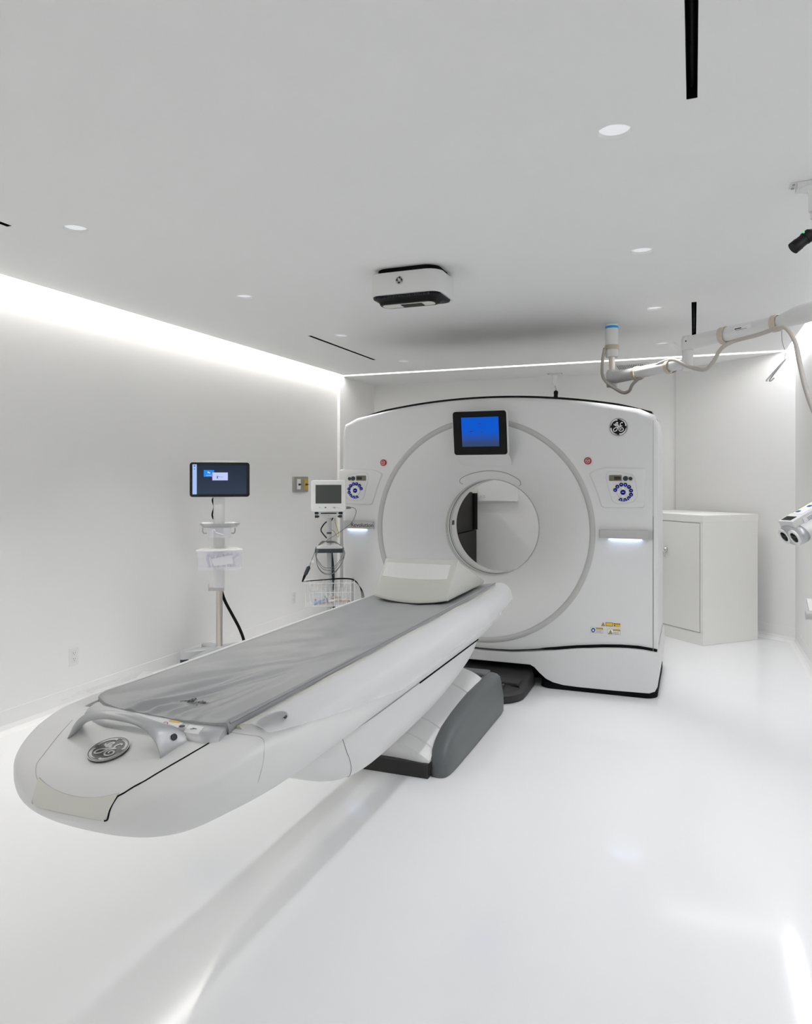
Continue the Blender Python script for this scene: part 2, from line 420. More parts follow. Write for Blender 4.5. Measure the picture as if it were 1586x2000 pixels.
# downlights
def downlight(x, y, label):
    t = thing('ceiling_downlight', label, 'downlight', (x, y, ZC), 'recessed round downlights')
    bm = nb(); n = 40
    rings(bm, [[Vector((x + r * math.cos(2 * PI * j / n), y + r * math.sin(2 * PI * j / n), z)) for j in range(n)] for r, z in ((RD, ZC), (RD - 0.004, ZC + 0.012), (RD - 0.006, ZC + 0.018))], cap=False)
    obj('trim_ring', bm, M['white_gloss'], t, smooth=True)
    bm = nb(); lathe(bm, x, y, [(RD - 0.004, ZC + 0.012), (RD - 0.004, ZC + 0.016)], 40)
    obj('lens', bm, M['lens'], t)
    ld = bpy.data.lights.new('downlight_lamp', 'SPOT'); ld.energy = DOWN_W; ld.spot_size = 1.65; ld.spot_blend = 0.9
    ld.shadow_soft_size = 0.045; ld.color = (0.97, 0.98, 1.0)
    lo = bpy.data.objects.new('downlight_lamp', ld); COL.objects.link(lo); lo.location = (0, 0, -0.004); lo.parent = t
LBL = ['large round downlight in the ceiling right of center, nearest of the right row', 'second round downlight of the right ceiling row, beyond the nearest one',
       'third round downlight of the right ceiling row, beside the far black slot', 'farthest round downlight of the right row, just before the thin light line',
      
       'round downlight at upper left, nearest of the left ceiling row', 'second round downlight of the left ceiling row', 'third round downlight of the left row, beside the thin black slot',
       'farthest round downlight of the left row, near the thin light line']
for (x, y), l in zip(DL, LBL): downlight(x, y, l)
# black linear slots
SL = ['long black linear ceiling slot at the top right of the photo', 'short black ceiling slot behind the hanging arm', 'end of a black ceiling slot at the left edge of the photo', 'thin black ceiling slot near the left wall, left of the scanner']
for (cx, hw, a, b), l in zip(SLOTS, SL):
    t = thing('ceiling_slot', l, 'ceiling vent', (cx, (a + b) / 2, ZC), 'black linear ceiling slots')
    bm = nb(); g = 0.0015
    z1 = ZC + 0.07
    for p, q in (((cx - hw, a, ZC + 0.001), (cx - hw + 0.002, b, z1)), ((cx + hw - 0.002, a, ZC + 0.001), (cx + hw, b, z1)), ((cx - hw, a, z1), (cx + hw, b, z1 + 0.003)),
                 ((cx - hw, a, ZC + 0.001), (cx + hw, a + 0.002, z1)), ((cx - hw, b - 0.002, ZC + 0.001), (cx + hw, b, z1))): bx(bm, p, q)
    obj('channel', bm, M['blackmat'], t)
    bm = nb(); tube(bm, [(cx, a + 0.01, ZC + 0.035), (cx, b - 0.012, ZC + 0.035)], 0.0075, 12)
    obj('blade', bm, M['black'], t, smooth=True)

# perforated vent near the back
t = thing('ceiling_vent', 'square perforated white ceiling vent behind the hanging arm', 'vent', (-0.6, 7.75, ZC))
obj('frame', box((-0.80, 7.56, ZC - 0.004), (-0.40, 7.98, ZC - 0.0005), 0.001), M['white'], t)
bm = nb()
for i in range(15):
    for j in range(14):
        bx(bm, (-0.72 + i * 0.017, 7.62 + j * 0.021, ZC - 0.0055), (-0.72 + i * 0.017 + 0.009, 7.62 + j * 0.021 + 0.012, ZC - 0.0042))
obj('perforation', bm, M['seam'], t)

# ---------------------------------------------------------------- scanner gantry
G = 5.10                         # front face plane
GXC, GZC = -1.422, 1.083         # ring centre
gx0, gx1 = -2.525, -0.218
gxm, gd = (gx0 + gx1) / 2, 0.98
def top_z(x): return 2.028 - 0.140 * ((x - gxm) / 1.15) ** 2
sc = thing('ct_scanner', 'big white scanner gantry with round bore and blue display', 'ct scanner', (gxm, G + gd / 2, 0))
SEAMP = [at_y(px, py, G - 0.005) for px, py in ((915, 1267), (960, 1271), (1002, 1273), (1040, 1271.5), (1080, 1268.5), (1125, 1265), (1180, 1263.5), (1217, 1264), (1250, 1266.5), (1275, 1271), (1284, 1273))]
def seam_z(x):                    # wavy joint between face and base
    if x < gxm: x = 2 * gxm - x
    pts = [(-9, SEAMP[0].z)] + [(p.x, p.z) for p in SEAMP] + [(9, SEAMP[-1].z)]
    for (a, za), (b, zb) in zip(pts, pts[1:]):
        if a <= x <= b:
            t_ = (x - a) / (b - a); return za + (zb - za) * t_
outline = []
for i in range(41):
    x = gx1 - (gx1 - gx0) * i / 40; outline.append([x, top_z(x)])
NSIDE = 14
left = [[gx0, top_z(gx0) - (top_z(gx0) - 0.30) * i / NSIDE] for i in range(1, NSIDE)]
bot = [[gx0 + (gx1 - gx0) * i / 40, seam_z(gx0 + (gx1 - gx0) * i / 40) + 0.006] for i in range(41)]
right = [[gx1, 0.30 + (top_z(gx1) - 0.30) * i / NSIDE] for i in range(1, NSIDE)]
poly = outline + left + bot + right
def round_poly(p, r):             # soften corners top left/right
    out = []
    for x, z in p:
        for cx in (gx0 + r, gx1 - r):
            cz = top_z(gx0) - r
            if ((cx < gxm and x < cx) or (cx > gxm and x > cx)) and z > cz:
                d = Vector((x - cx, z - cz)); m_ = max(abs(d.x), abs(d.y), 1e-6)
                k = r * m_ / (m_ * d.length) if d.length else 1
                if d.length > r: x, z = cx + d.x * r / d.length, cz + d.y * r / d.length
        out.append((x, z))
    return out
poly = round_poly(poly, 0.06)
def scaled(p, off):               # inset towards the middle
    out = []
    for x, z in p:
        dx, dz = x - gxm, z - 1.1
        out.append((x - off * (dx / 1.15), z - off * (1 if z > 1.8 else (-1 if z < 0.4 else dz / 0.9))))
    return out
RR = 0.80
def ring_pts(p, R):
    out = []
    for x, z in p:
        a = math.atan2(z - GZC, x - GXC); out.append((GXC + R * math.cos(a), GZC + R * math.sin(a)))
    return out
def V3(p, y): return [Vector((x, y, z)) for x, z in p]
bm = nb()
lv = [V3(ring_pts(poly, RR), G)]
for k in (0.35, 0.7):
    a = ring_pts(poly, RR); b = scaled(poly, 0.03); lv.append(V3([(p[0] + (q[0] - p[0]) * k, p[1] + (q[1] - p[1]) * k) for p, q in zip(a, b)], G))
lv += [V3(scaled(poly, 0.03), G), V3(scaled(poly, 0.014), G + 0.004), V3(scaled(poly, 0.004), G + 0.016), V3(poly, G + 0.035), V3(poly, G + 0.05)]
rings(bm, lv, cap=False)
obj('front_cover', bm, M['white'], sc, auto=40)
bm = nb()
p2 = scaled(poly, 0.006)
rings(bm, [V3(p2, G + 0.054), V3(p2, G + gd - 0.05), V3(scaled(poly, 0.03), G + gd), V3(ring_pts(poly, RR), G + gd)], cap=False)
obj('rear_cover', bm, M['white'], sc, auto=40)
bm = nb(); rings(bm, [V3(scaled(poly, 0.012), G + 0.045), V3(scaled(poly, 0.012), G + 0.06)], cap=False)
obj('side_seam', bm, M['seam'], sc)
bm = nb(); tube(bm, [(gx1 - 0.030, G - 0.0008, z) for z in (0.315, 0.6, 1.2)], 0.0022, 6); tube(bm, [(gx1 - 0.030, G - 0.0002, z) for z in (1.2, 1.5, 1.835)], 0.0009, 6); obj('corner_seam', bm, M['seam'], sc)
# ring trim, dished funnel, bore tube
def circ(R, y, n=96): return [Vector((GXC + R * math.cos(2 * PI * j / n), y, GZC + R * math.sin(2 * PI * j / n))) for j in range(n)]
bm = nb(); rings(bm, [circ(RR + 0.004, G - 0.0005), circ(RR + 0.002, G - 0.003), circ(RR - 0.033, G - 0.002), circ(RR - 0.035, G + 0.006)], cap=False)
obj('ring_trim', bm, M['ring'], sc, smooth=True)
BR, DEP = 0.365, 0.30
def dish(r):
    t_ = max(0, min(1, (RR - 0.035 - r) / (RR - 0.035 - BR)))
    return DEP * (0.25 * t_ + 0.75 * t_ ** 1.9)
bm = nb()
rs_ = [RR - 0.035 - (RR - 0.035 - BR) * i / 24 for i in range(25)]
rings(bm, [circ(r, G + 0.002 + dish(r)) for r in rs_] + [circ(BR - 0.004, G + DEP + 0.02)], cap=False)
obj('bore_funnel', bm, M['white'], sc, smooth=True)
bm = nb(); rings(bm, [circ(BR - 0.004, G + DEP + 0.02), circ(BR - 0.006, G + DEP + 0.27), circ(BR + 0.05, G + DEP + 0.36), circ(RR, G + gd)], cap=False)
obj('bore_tube', bm, M['white_gloss'], sc, auto=40)
for y, wd, m in ((0.035, 0.008, 'seam_soft'), (0.085, 0.006, 'seam'), (0.125, 0.009, 'seam_soft'), (0.008, 0.006, 'seam_soft')):
    bm = nb(); rings(bm, [circ(BR - 0.0042, G + DEP + y), circ(BR - 0.0085, G + DEP + y), circ(BR - 0.0085, G + DEP + y + wd), circ(BR - 0.0042, G + DEP + y + wd)], cap=False, loop=True)
    obj('bore_band', bm, M[m], sc, smooth=True)
o_ = obj('bore_window', box((GXC - BR + 0.004, G + DEP + 0.16, 1.085), (GXC - BR + 0.012, G + DEP + 0.20, 1.12)), M['slate'], sc)
# arched panel line above the bore, lying on the dish
def on_dish(px, py, up=0.0025):
    y = G + 0.1
    for _ in range(30):
        p = at_y(px, py, y); y = G + dish(math.hypot(p.x - GXC, p.z - GZC))
    p = at_y(px, py, y); return Vector((p.x, p.y - up, p.z))
bm = nb(); tube(bm, spline([on_dish(*p) for p in ((904, 946), (898, 941), (903, 933), (925, 924), (957, 919.5), (988, 924), (1012, 936), (1017, 945), (1014, 949))], 8), 0.0016, 6)
obj('panel_line', bm, M['seam'], sc)
# black top strip
bm = nb(); rs = []
for i in range(41):
    x = gx0 + 0.13 + (gx1 - gx0 - 0.17) * i / 40; z = top_z(x) - 0.002; h = 0.016 * min(1, min(i, 40 - i) / 4 + 0.05)
    rs.append([Vector((x, G + 0.035, z - 0.02)), Vector((x, G + 0.035, z + h)), Vector((x, G + gd - 0.06, z + h)), Vector((x, G + gd - 0.06, z - 0.02))])
rings(bm, rs); bmesh.ops.recalc_face_normals(bm, faces=bm.faces)
obj('top_cap', bm, M['black'], sc)
# base with arched openings
bpoly = []
N_ = 48
for i in range(N_ + 1):
    x = gx0 + (gx1 - gx0) * i / N_; bpoly.append((x, seam_z(max(gx0, min(gx1, x))) - 0.007))
rb = [(1288, 1300), (1287, 1320), (1284, 1343), (1279, 1352), (1268, 1355.5), (1200, 1350), (1130, 1343), (1100, 1339), (1080, 1333.5), (1067, 1327), (1054, 1315), (1044, 1304), (1035, 1299), (907, 1287)]
rp = [(at_y(x, y, G - 0.02).x, at_y(x, y, G - 0.02).z) for x, y in rb]
cxm = rp[-1][0]
lp = [(2 * gxm - x, z) for x, z in rp if True][::-1]
# join right half and mirrored left half, keeping x monotonic in the middle
rp2 = [p for p in rp if p[0] > gxm + 0.05]; lp2 = [(2 * gxm - x, z) for x, z in rp2][::-1]
bbm = nb()
allp = bpoly + rp2 + lp2
yb = G - 0.02
rings(bbm, [V3(allp, yb + 0.012), V3([(gxm + (x - gxm) * 0.994, z if z > .2 else z + 0.005) for x, z in allp], yb)], cap=False)
f_ = bbm.faces.new([v for v in bbm.verts][len(allp):])
rings(bbm, [V3(allp, yb + 0.012), V3(allp, G + gd)], cap=False)
bmesh.ops.remove_doubles(bbm, verts=bbm.verts, dist=1e-5); bmesh.ops.recalc_face_normals(bbm, faces=bbm.faces)
obj('base_cover', bbm, M['white'], sc)
obj('base_groove', box((gx0 + 0.01, G + 0.012, 0.27), (gx1 - 0.008, G + gd - 0.02, 0.343)), M['blackmat'], sc)
bm = prism_z(rrect(gx0 + 0.02, gx1 + 0.0, G + 0.0, G + gd - 0.02, 0.07), 0, 0.03)
for xx0, xx1 in ((gx0 + 0.02, gx0 + 0.72), (gx1 - 0.74, gx1)):
    pass
bm = join(prism_z(rrect(gx1 - 0.78, gx1 - 0.006, G - 0.002, G + gd - 0.02, 0.08), 0, 0.045), prism_z(rrect(gx0 + 0.006, gx0 + 0.78, G - 0.002, G + gd - 0.02, 0.08), 0, 0.045),
          box((gx0 + 0.5, G + 0.25, 0.0), (gx1 - 0.5, G + gd - 0.05, 0.27)))
obj('plinth', bm, M['blackmat'], sc)

# tilted display over the bore with its console
fr = [at_y(885, 804, G - 0.115), at_y(987.5, 800.5, G - 0.115), at_y(990.5, 888, G - 0.07), at_y(888.5, 890, G - 0.07)]
ex = (fr[1] - fr[0]).normalized(); ez = (fr[0] - fr[3]).normalized(); en = ex.cross(ez).normalized()
if en.y > 0: en = -en
ctr = sum(fr, Vector()) / 4; hw_ = 0.195; hh_ = ((fr[0] - fr[3]).length + (fr[1] - fr[2]).length) / 4
ex = Vector((1, 0, 0)); ez = (ez - ex * ez.dot(ex)).normalized(); en = ez.cross(ex); en = -en if en.y > 0 else en
def DP(u, v, d): return ctr + ex * u + ez * v + en * d
dm = obj('display_housing', prism(nb(), rrect(-hw_ - .004, hw_ + .004, -hh_ - .003, hh_ + .003, 0.022), lambda u, v: DP(u, v, -0.035), lambda u, v: DP(u, v, -0.001)), M['white'], sc)
obj('display_bezel', prism(nb(), rrect(-hw_ + .002, hw_ - .002, -hh_ + .003, hh_ - .003, 0.02), lambda u, v: DP(u, v, -0.002), lambda u, v: DP(u, v, 0.003)), M['black'], dm)
obj('display_screen', prism(nb(), [(-.131, -.095), (.138, -.095), (.138, .112), (-.131, .112)], lambda u, v: DP(u, v, 0.002), lambda u, v: DP(u, v, 0.0045)), M['blue_screen'], dm)
for u, v in ((0.005, .065), (-.06, .012), (0.012, .004)):
    bm = nb(); ribbon(bm, [DP(u - .014, v - .002, .0046), DP(u - .004, v + .001, .0046), DP(u + .012, v + .002, .0046)], [0.001, 0.006, 0.002], 0.0004, en)
    obj('screen_fish', bm, M['slate'], dm)
# neck and sloping console under the display
bm = nb()
rings(bm, [[at_y(892, 884, G - 0.05), at_y(993, 884, G - 0.05), at_y(993, 884, G + 0.05), at_y(892, 884, G + 0.05)],
           [on_dish(900, 905, 0.02), on_dish(1000, 905, 0.02), on_dish(1000, 905, -0.03), on_dish(900, 905, -0.03)],
           [on_dish(906, 909, 0.004), on_dish(999, 909, 0.004), on_dish(999, 909, -0.03), on_dish(906, 909, -0.03)]])
bmesh.ops.recalc_face_normals(bm, faces=bm.faces)
cs = obj('display_console', bm, M['white'], sc)
obj('display_mount', prism(nb(), [(-.12, -.10), (.12, -.10), (.12, .10), (-.12, .10)], lambda u, v: DP(u, v, -0.03), lambda u, v: Vector((DP(u, v, 0).x, G + 0.03, DP(u, v, 0).z - 0.01))), M['white'], sc)
def console_pt(px, py):
    t_ = (py - 884) / 21; ya = G - 0.05; yb_ = on_dish(950, 905, 0.02).y; return at_y(px, py, ya + (yb_ - ya) * t_ - 0.002)
for P in ([(926, 890), (963, 890), (961.5, 892), (929, 892.3)], [(932.5, 902), (963, 902), (965, 905.5), (935, 905.8)]):
    bm = nb(); f = bm.faces.new([bm.verts.new(console_pt(*p)) for p in P]); r_ = bmesh.ops.extrude_face_region(bm, geom=[f])
    bmesh.ops.translate(bm, vec=(0, 0.008, 0), verts=[v for v in r_['geom'] if isinstance(v, bmesh.types.BMVert)]); bmesh.ops.recalc_face_normals(bm, faces=bm.faces)
    obj('speaker_slot', bm, M['slate'], cs)

# emblem
monogram_badge(sc, basis(at_y(1208, 834, G - 0.001), (1, 0, 0), (0, 0, 1)), 0.061, M['black'], M['paper'])
# red stop buttons
for px, py in ((1149, 901), (750.5, 902.5)):
    c_ = at_y(px, py, G)
    c_.z = 1.571
    c_.x = GXC + (0.753 if px > 900 else -0.753)
    bm = nb(); tube(bm, [c_ + Vector((0, 0.002, 0)), c_ + Vector((0, -0.010, 0)), c_ + Vector((0, -0.013, 0))], [0.024, 0.024, 0.021], 28)
    sb = obj('stop_button', bm, M['red'], sc)
    bm = nb(); P = [c_ + Vector((0.015 * math.cos(a), -0.0131, 0.015 * math.sin(a))) for a in [2 * PI * j / 24 for j in range(25)]]
    ribbon(bm, P, 0.0025, 0.0006, (0, -1, 0)); ribbon(bm, [c_ + Vector((-0.012, -0.0131, 0.004)), c_ + Vector((0.012, -0.0131, 0.004))], 0.003, 0.0006, (0, -1, 0))
    ribbon(bm, [c_ + Vector((-0.007, -0.0131, 0)), c_ + Vector((0, -0.0131, -0.009)), c_ + Vector((0.007, -0.0131, 0))], 0.003, 0.0006, (0, -1, 0))
    obj('button_mark', bm, M['patch'], sb)
# control panels (right one as photographed, left one mirrored)
def cp(x, y, Y):
    p = at_y(1120 + x / 8.347, 880 + y / 8.347, G); return Vector((p.x, Y, p.z))
for mir in (False, True):
    def W(x, y, Y):
        p = cp(x, y, Y)
        if mir: p.x = 2 * GXC - p.x
        return p
    pad = [(258, 392), (262, 372), (275, 356), (310, 338), (360, 318), (450, 291), (500, 281), (560, 278), (850, 278), (1110, 280), (1140, 283), (1160, 294), (1170, 312), (1172, 340), (1169, 620), (1166, 880), (1163, 908), (1150, 926), (1125, 935), (800, 936), (510, 936), (482, 931), (462, 918), (450, 900), (400, 740), (350, 600), (300, 480)]
    mx, my = 740, 610
    bm = nb(); rings(bm, [[W(x, y, G + 0.004) for x, y in pad], [W(mx + (x - mx) * .993, my + (y - my) * .99, G - 0.004) for x, y in pad], [W(mx + (x - mx) * .975, my + (y - my) * .97, G - 0.009) for x, y in pad], [W(mx + (x - mx) * .94, my + (y - my) * .93, G - 0.012) for x, y in pad]])
    bmesh.ops.recalc_face_normals(bm, faces=bm.faces)
    pn = obj('control_panel', bm, M['white'], sc, auto=35)
    inner = [(540, 400), (560, 362), (600, 345), (720, 346), (940, 388), (985, 415), (1004, 460), (1030, 600), (1042, 720), (1010, 800), (940, 848), (760, 868), (680, 850), (630, 800), (600, 690), (532, 450)]
    P = spline([W(x, y, G - 0.0135) for x, y in inner + inner[:1]], 4)
    bm = nb(); ribbon(bm, P, 0.0020, 0.0008, (0, -1, 0)); obj('keypad_outline', bm, M['seam_soft'], pn)
    def flat(pts, y0, y1, name, m):
        bm = nb(); a = [bm.verts.new(W(x, y, y0)) for x, y in pts]; b = [bm.verts.new(W(x, y, y1)) for x, y in pts]
        bm.faces.new(a); bm.faces.new(b[::-1])
        for i in range(len(pts)): bm.faces.new((a[i], b[i], b[(i + 1) % len(pts)], a[(i + 1) % len(pts)]))
        bmesh.ops.recalc_face_normals(bm, faces=bm.faces); return obj(name, bm, m, pn)
    flat(rrect(585, 790, 400, 495, 14), G - 0.012, G - 0.0155, 'small_display', M['lcd'])
    flat([(668, 425), (772, 425), (772, 475), (668, 475)], G - 0.012, G - 0.016, 'display_window', M['lcd2'])
    def disc(x, y, r, h, name, m):
        bm = nb(); p = W(x, y, G - 0.012); rr = r / 8.347 * 0.00415; tube(bm, [p, p + Vector((0, -h, 0))], rr, 20); return obj(name, bm, m, pn)
    disc(853, 455, 33, 0.008, 'dial', M['slate']); disc(933, 458, 25, 0.007, 'dial', M['slate'])
    B_ = [(684, 642), (720, 587), (782, 555), (850, 557), (910, 592), (943, 652), (942, 718), (905, 772), (845, 803), (775, 800)]
    for i, (x, y) in enumerate(B_):
        if i < 7: disc(x, y, 25, 0.004, 'lit_button', M['btn'])
        else:
            a = math.atan2(y - 680, x - 812); q = []
            for dr, da in ((-24, -0.17), (24, -0.24), (24, 0.24), (-24, 0.17)):
                R_ = math.hypot(x - 812, y - 680) + dr; q.append((812 + R_ * math.cos(a + da), 680 + R_ * math.sin(a + da)))
            flat(q, G - 0.012, G - 0.016, 'lit_button', M['btn'])
        random.seed(i + 5)
        pts = [(x - 9, y + random.uniform(-8, 8)), (x, y + random.uniform(-9, 9)), (x + 10, y + random.uniform(-8, 8))]
        bm = nb(); ribbon(bm, [W(a_, b_, G - 0.0162) for a_, b_ in pts], 0.0068, 0.0006, (0, -1, 0)); obj('button_symbol', bm, M['btnlit'], pn)
    disc(812, 680, 84, 0.0015, 'navigation_ring', M['ring']); disc(812, 680, 78, 0.002, 'navigation_ring', M['patch'])
    disc(812, 680, 34, 0.005, 'lit_button', M['btn'])
    bm = nb(); ribbon(bm, [W(790, 680, G - 0.0172), W(834, 680, G - 0.0172)], 0.005, 0.0006, (0, -1, 0)); obj('button_symbol', bm, M['btnlit'], pn)
    for x, y, dx, dy in ((812, 620, 16, 0), (812, 741, 16, 0), (744, 678, 0, 16), (880, 680, 0, 16)):
        bm = nb(); ribbon(bm, [W(x - dx, y - dy, G - 0.0142), W(x, y, G - 0.0142), W(x + dx, y + dy, G - 0.0142)], [0.003, 0.009, 0.003], 0.0006, (0, -1, 0)); obj('arrow_key', bm, M['arrow'], pn)
# light bars with glow underneath
for mir in (False, True):
    xa, xb = -0.592, gx1 - 0.031
    za, zb = 1.052, 1.108
    if mir: xa, xb = 2 * GXC + 0.592, gx0 + 0.008; za, zb = 1.071, 1.127
    pr = [(0.0, 0.0), (0.0, -0.026), (0.006, -0.030)]
    sg = 1 if not mir else -1
    bm = nb()
    P = [(xa, 0.0), (xa, -0.022), (xa + sg * 0.006, -0.028), (xb - sg * 0.10, -0.028), (xb - sg * 0.03, -0.024), (xb - sg * 0.006, -0.008), (xb, -0.001), (xb - sg * 0.02, 0.0), (xb - sg * 0.03, 0.0)]
    prism(bm, [(x, y) for x, y in P], lambda x, y: (x, G + y, za), lambda x, y: (x, G + y, zb))
    bar = obj('light_bar', bm, M['bar'], sc)
    l0, l1 = (-0.53, -0.32) if not mir else (2 * GXC + 0.53, -2.475)
    obj('light_strip', box((l0, G - 0.004, za - 0.0006), (l1, G - 0.018, za - 0.0001)), M['barlight'], bar)
    if mir:
        p0 = at_y(707, 1024.5, G - 0.0285)
        obj('lettering', text('Revolution', 0.043, basis((p0.x, G - 0.0285, (za + zb) / 2 - 0.001), (1, 0, 0), (0, 0, 1)), 0.0006), M['ink'], bar)
# warning labels
def lab(x, y): return at_y(1130 + x / 8.81, 1190 + y / 8.81, G)
def quad(pts, off, m, name, parent):
    bm = nb(); a = [bm.verts.new(p + Vector((0, -off, 0))) for p in pts]; b = [bm.verts.new(p + Vector((0, -off + 0.0009, 0))) for p in pts]
    n = len(a); bm.faces.new(a); bm.faces.new(b[::-1])
    for i in range(n): bm.faces.new((a[i], b[i], b[(i + 1) % n], a[(i + 1) % n]))
    bmesh.ops.recalc_face_normals(bm, faces=bm.faces); return obj(name, bm, m, parent)
def rectp(x0, y0, x1, y1, dy=0): return [lab(x0, y0), lab(x1, y0 + dy), lab(x1, y1 + dy), lab(x0, y1)]
def tri(cx, y0, y1, hw, parent, o1=0.001):
    quad([lab(cx, y0), lab(cx + hw, y1), lab(cx - hw, y1)], o1, M['ink'], 'warning_triangle', parent)
    h = y1 - y0; quad([lab(cx, y0 + h * .2), lab(cx + hw * .74, y1 - h * .1), lab(cx - hw * .74, y1 - h * .1)], o1 + 0.0004, M['yellow'], 'warning_triangle', parent)
    quad([lab(cx - 5, y1 - h * .5), lab(cx + 5, y1 - h * .5), lab(cx + 5, y1 - h * .2), lab(cx - 5, y1 - h * .2)], o1 + 0.0008, M['ink'], 'warning_symbol', parent)
tri(423, 222, 288, 35, sc)
w1 = quad(rectp(467, 224, 590, 288, 8), 0.001, M['ink'], 'warning_label', sc); quad(rectp(474, 231, 583, 281, 8), 0.0014, M['yellow'], 'label_field', w1)
w2 = quad(rectp(600, 238, 720, 302, 6), 0.001, M['yellow'], 'warning_label', sc); quad(rectp(604, 240, 716, 256, 6), 0.0014, M['ink'], 'label_header', w2)
obj('lettering', text('DANGER', 0.0085, basis(lab(665, 252) + Vector((0, -0.0016, 0)), (1, 0, 0), (0, 0, 1)), 0.0002), M['yellow'], w2)
quad([lab(622 + 11 * math.cos(a), 281 + 11 * math.sin(a)) for a in [PI / 4 * k for k in range(8)]], 0.0014, M['ink'], 'warning_symbol', w2)
for (x0, y0, x1, y1), kind in (((207, 308, 421, 400), 0), ((503, 337, 720, 428), 1)):
    wl = quad(rectp(x0, y0, x1, y1, 12), 0.001, M['seam'], 'warning_label', sc); quad(rectp(x0 + 4, y0 + 4, x1 - 4, y1 - 4, 12), 0.0014, M['paper'], 'label_field', wl)
    quad(rectp(x0 + 90, y0 + 8, x1 - 6, y0 + 34, 8), 0.0018, M['yellow'], 'label_header', wl)
    obj('lettering', text('CAUTION', 0.0105, basis(lab((x0 + 84 + x1) / 2, y0 + 28) + Vector((0, -0.002, 0)), (1, 0, -0.03), (0, 0, 1)), 0.0002), M['ink'], wl)
    bm = nb()
    for k in range(4): ribbon(bm, [lab(x0 + 92, y0 + 46 + 12 * k) + Vector((0, -0.002, 0)), lab(x1 - 14 - 12 * (k % 2), y0 + 56 + 12 * k) + Vector((0, -0.002, 0))], 0.0016, 0.0002, (0, -1, 0))
    obj('fine_print', bm, M['seam'], wl)
    if kind == 0:
        quad([lab(x0 + 46 + 36 * math.cos(a), y0 + 50 + 38 * math.sin(a)) for a in [PI / 10 * k for k in range(20)]], 0.0018, M['navy'], 'blue_sign', wl)
        quad([lab(x0 + 46 + 16 * math.cos(a), y0 + 52 + 18 * math.sin(a)) for a in [PI / 5 * k for k in range(10)]], 0.0022, M['paper'], 'sign_symbol', wl)
    else: tri(x0 + 46, y0 + 16, y0 + 84, 38, wl, 0.0018)

# foot pedal platform
fp = thing('foot_pedal_platform', 'black rounded foot pedal platform on floor before the scanner', 'foot pedal', (-1.422, 4.85, 0))
def plat(z, off):
    x1 = -1.035 - off; x0 = 2 * GXC + 1.035 + off
    return rrect(x0, x1, 4.60 + off, 5.30, 0.20, 8), z
bm = nb(); lv = []
for z, off in ((0.0, 0.012), (0.012, 0), (0.05, 0.0), (0.065, 0.012), (0.072, 0.04)):
    p, _ = plat(z, off); lv.append([Vector((x, y, z + (0.04 * max(0, (y - 4.8) / 0.4) if z > 0.06 else 0))) for x, y in p])
rings(bm, lv); bmesh.ops.recalc_face_normals(bm, faces=bm.faces)
obj('platform_body', bm, M['pedal'], fp, auto=40)
for cx, cy, hx, hy in ((-1.155, 4.86, 0.075, 0.06), (-1.235, 4.72, 0.075, 0.05), (-1.69, 4.86, 0.075, 0.06), (-1.61, 4.72, 0.075, 0.05)):
    obj('pedal', box((cx - hx, cy - hy, 0.066), (cx + hx, cy + hy, 0.096), 0.008), M['pedal'], fp)
    obj('pedal_gap', box((cx - hx - 0.006, cy - hy - 0.012, 0.06), (cx + hx + 0.006, cy - hy, 0.078)), M['blackmat'], fp)
bm = nb()
for dx in (0, 0.018): ribbon(bm, [Vector((-1.27 + dx, 4.92, 0.092)), Vector((-1.258 + dx, 4.92, 0.092)), Vector((-1.258 + dx, 4.94, 0.094))], 0.004, 0.001, (0, 0, 1))
obj('pedal_mark', bm, M['paper'], fp)

# ---------------------------------------------------------------- patient table
TX = -1.425
tb = thing('patient_table', 'long white motorised patient table with silver grab handle at its end', 'patient table', (TX, 3.3, 0))
YT0, YT1, YTF, BW = 1.3706, 4.30, 1.979, 0.4037
def hw(Y):
    if Y >= YTF: return BW - 0.05 * max(0, (Y - 3.8) / 0.6)
    u = max(0, min(1, (YTF - Y) / (YTF - YT0))); return BW * (1 - u ** 2.786) ** (1 / 2.786)
def ztop(Y):
    z = 0.775
    if Y < 1.72: z -= 0.0884 * min(1, (1.72 - Y) / 0.36) ** 1.25
    if Y < YT0 + 0.065: z -= 0.06 * ((YT0 + 0.065 - Y) / 0.065) ** 2
    return z
def zbot(Y):
    z = 0.532
    if Y < YT0 + 0.165: z += 0.085 * ((YT0 + 0.165 - Y) / 0.165) ** 2
    return z
def zmid(Y): return min(0.70, ztop(Y) * 0.75 + zbot(Y) * 0.25)
EU, EL = 4.4145, 2.5365
def top_of(x, Y):
    w_ = hw(Y); u = min(0.999, abs(x - TX) / max(w_, 1e-4)); return zmid(Y) + (ztop(Y) - zmid(Y)) * (1 - u ** EU) ** (1 / EU)
def in_body(x, Y, z):
    w_ = hw(Y); u = abs(x - TX) / max(w_, 1e-6)
    if u >= 1 or z > ztop(Y) or z < zbot(Y): return False
    zm = zmid(Y)
    if z > zm: return ((z - zm) / (ztop(Y) - zm)) ** EU + u ** EU < 1
    return ((zm - z) / (zm - zbot(Y))) ** EL + u ** EL < 1
def nose_y(x, z):
    Y = YT0
    while Y < 2.2 and not in_body(x, Y, z): Y += 0.0004
    return Y
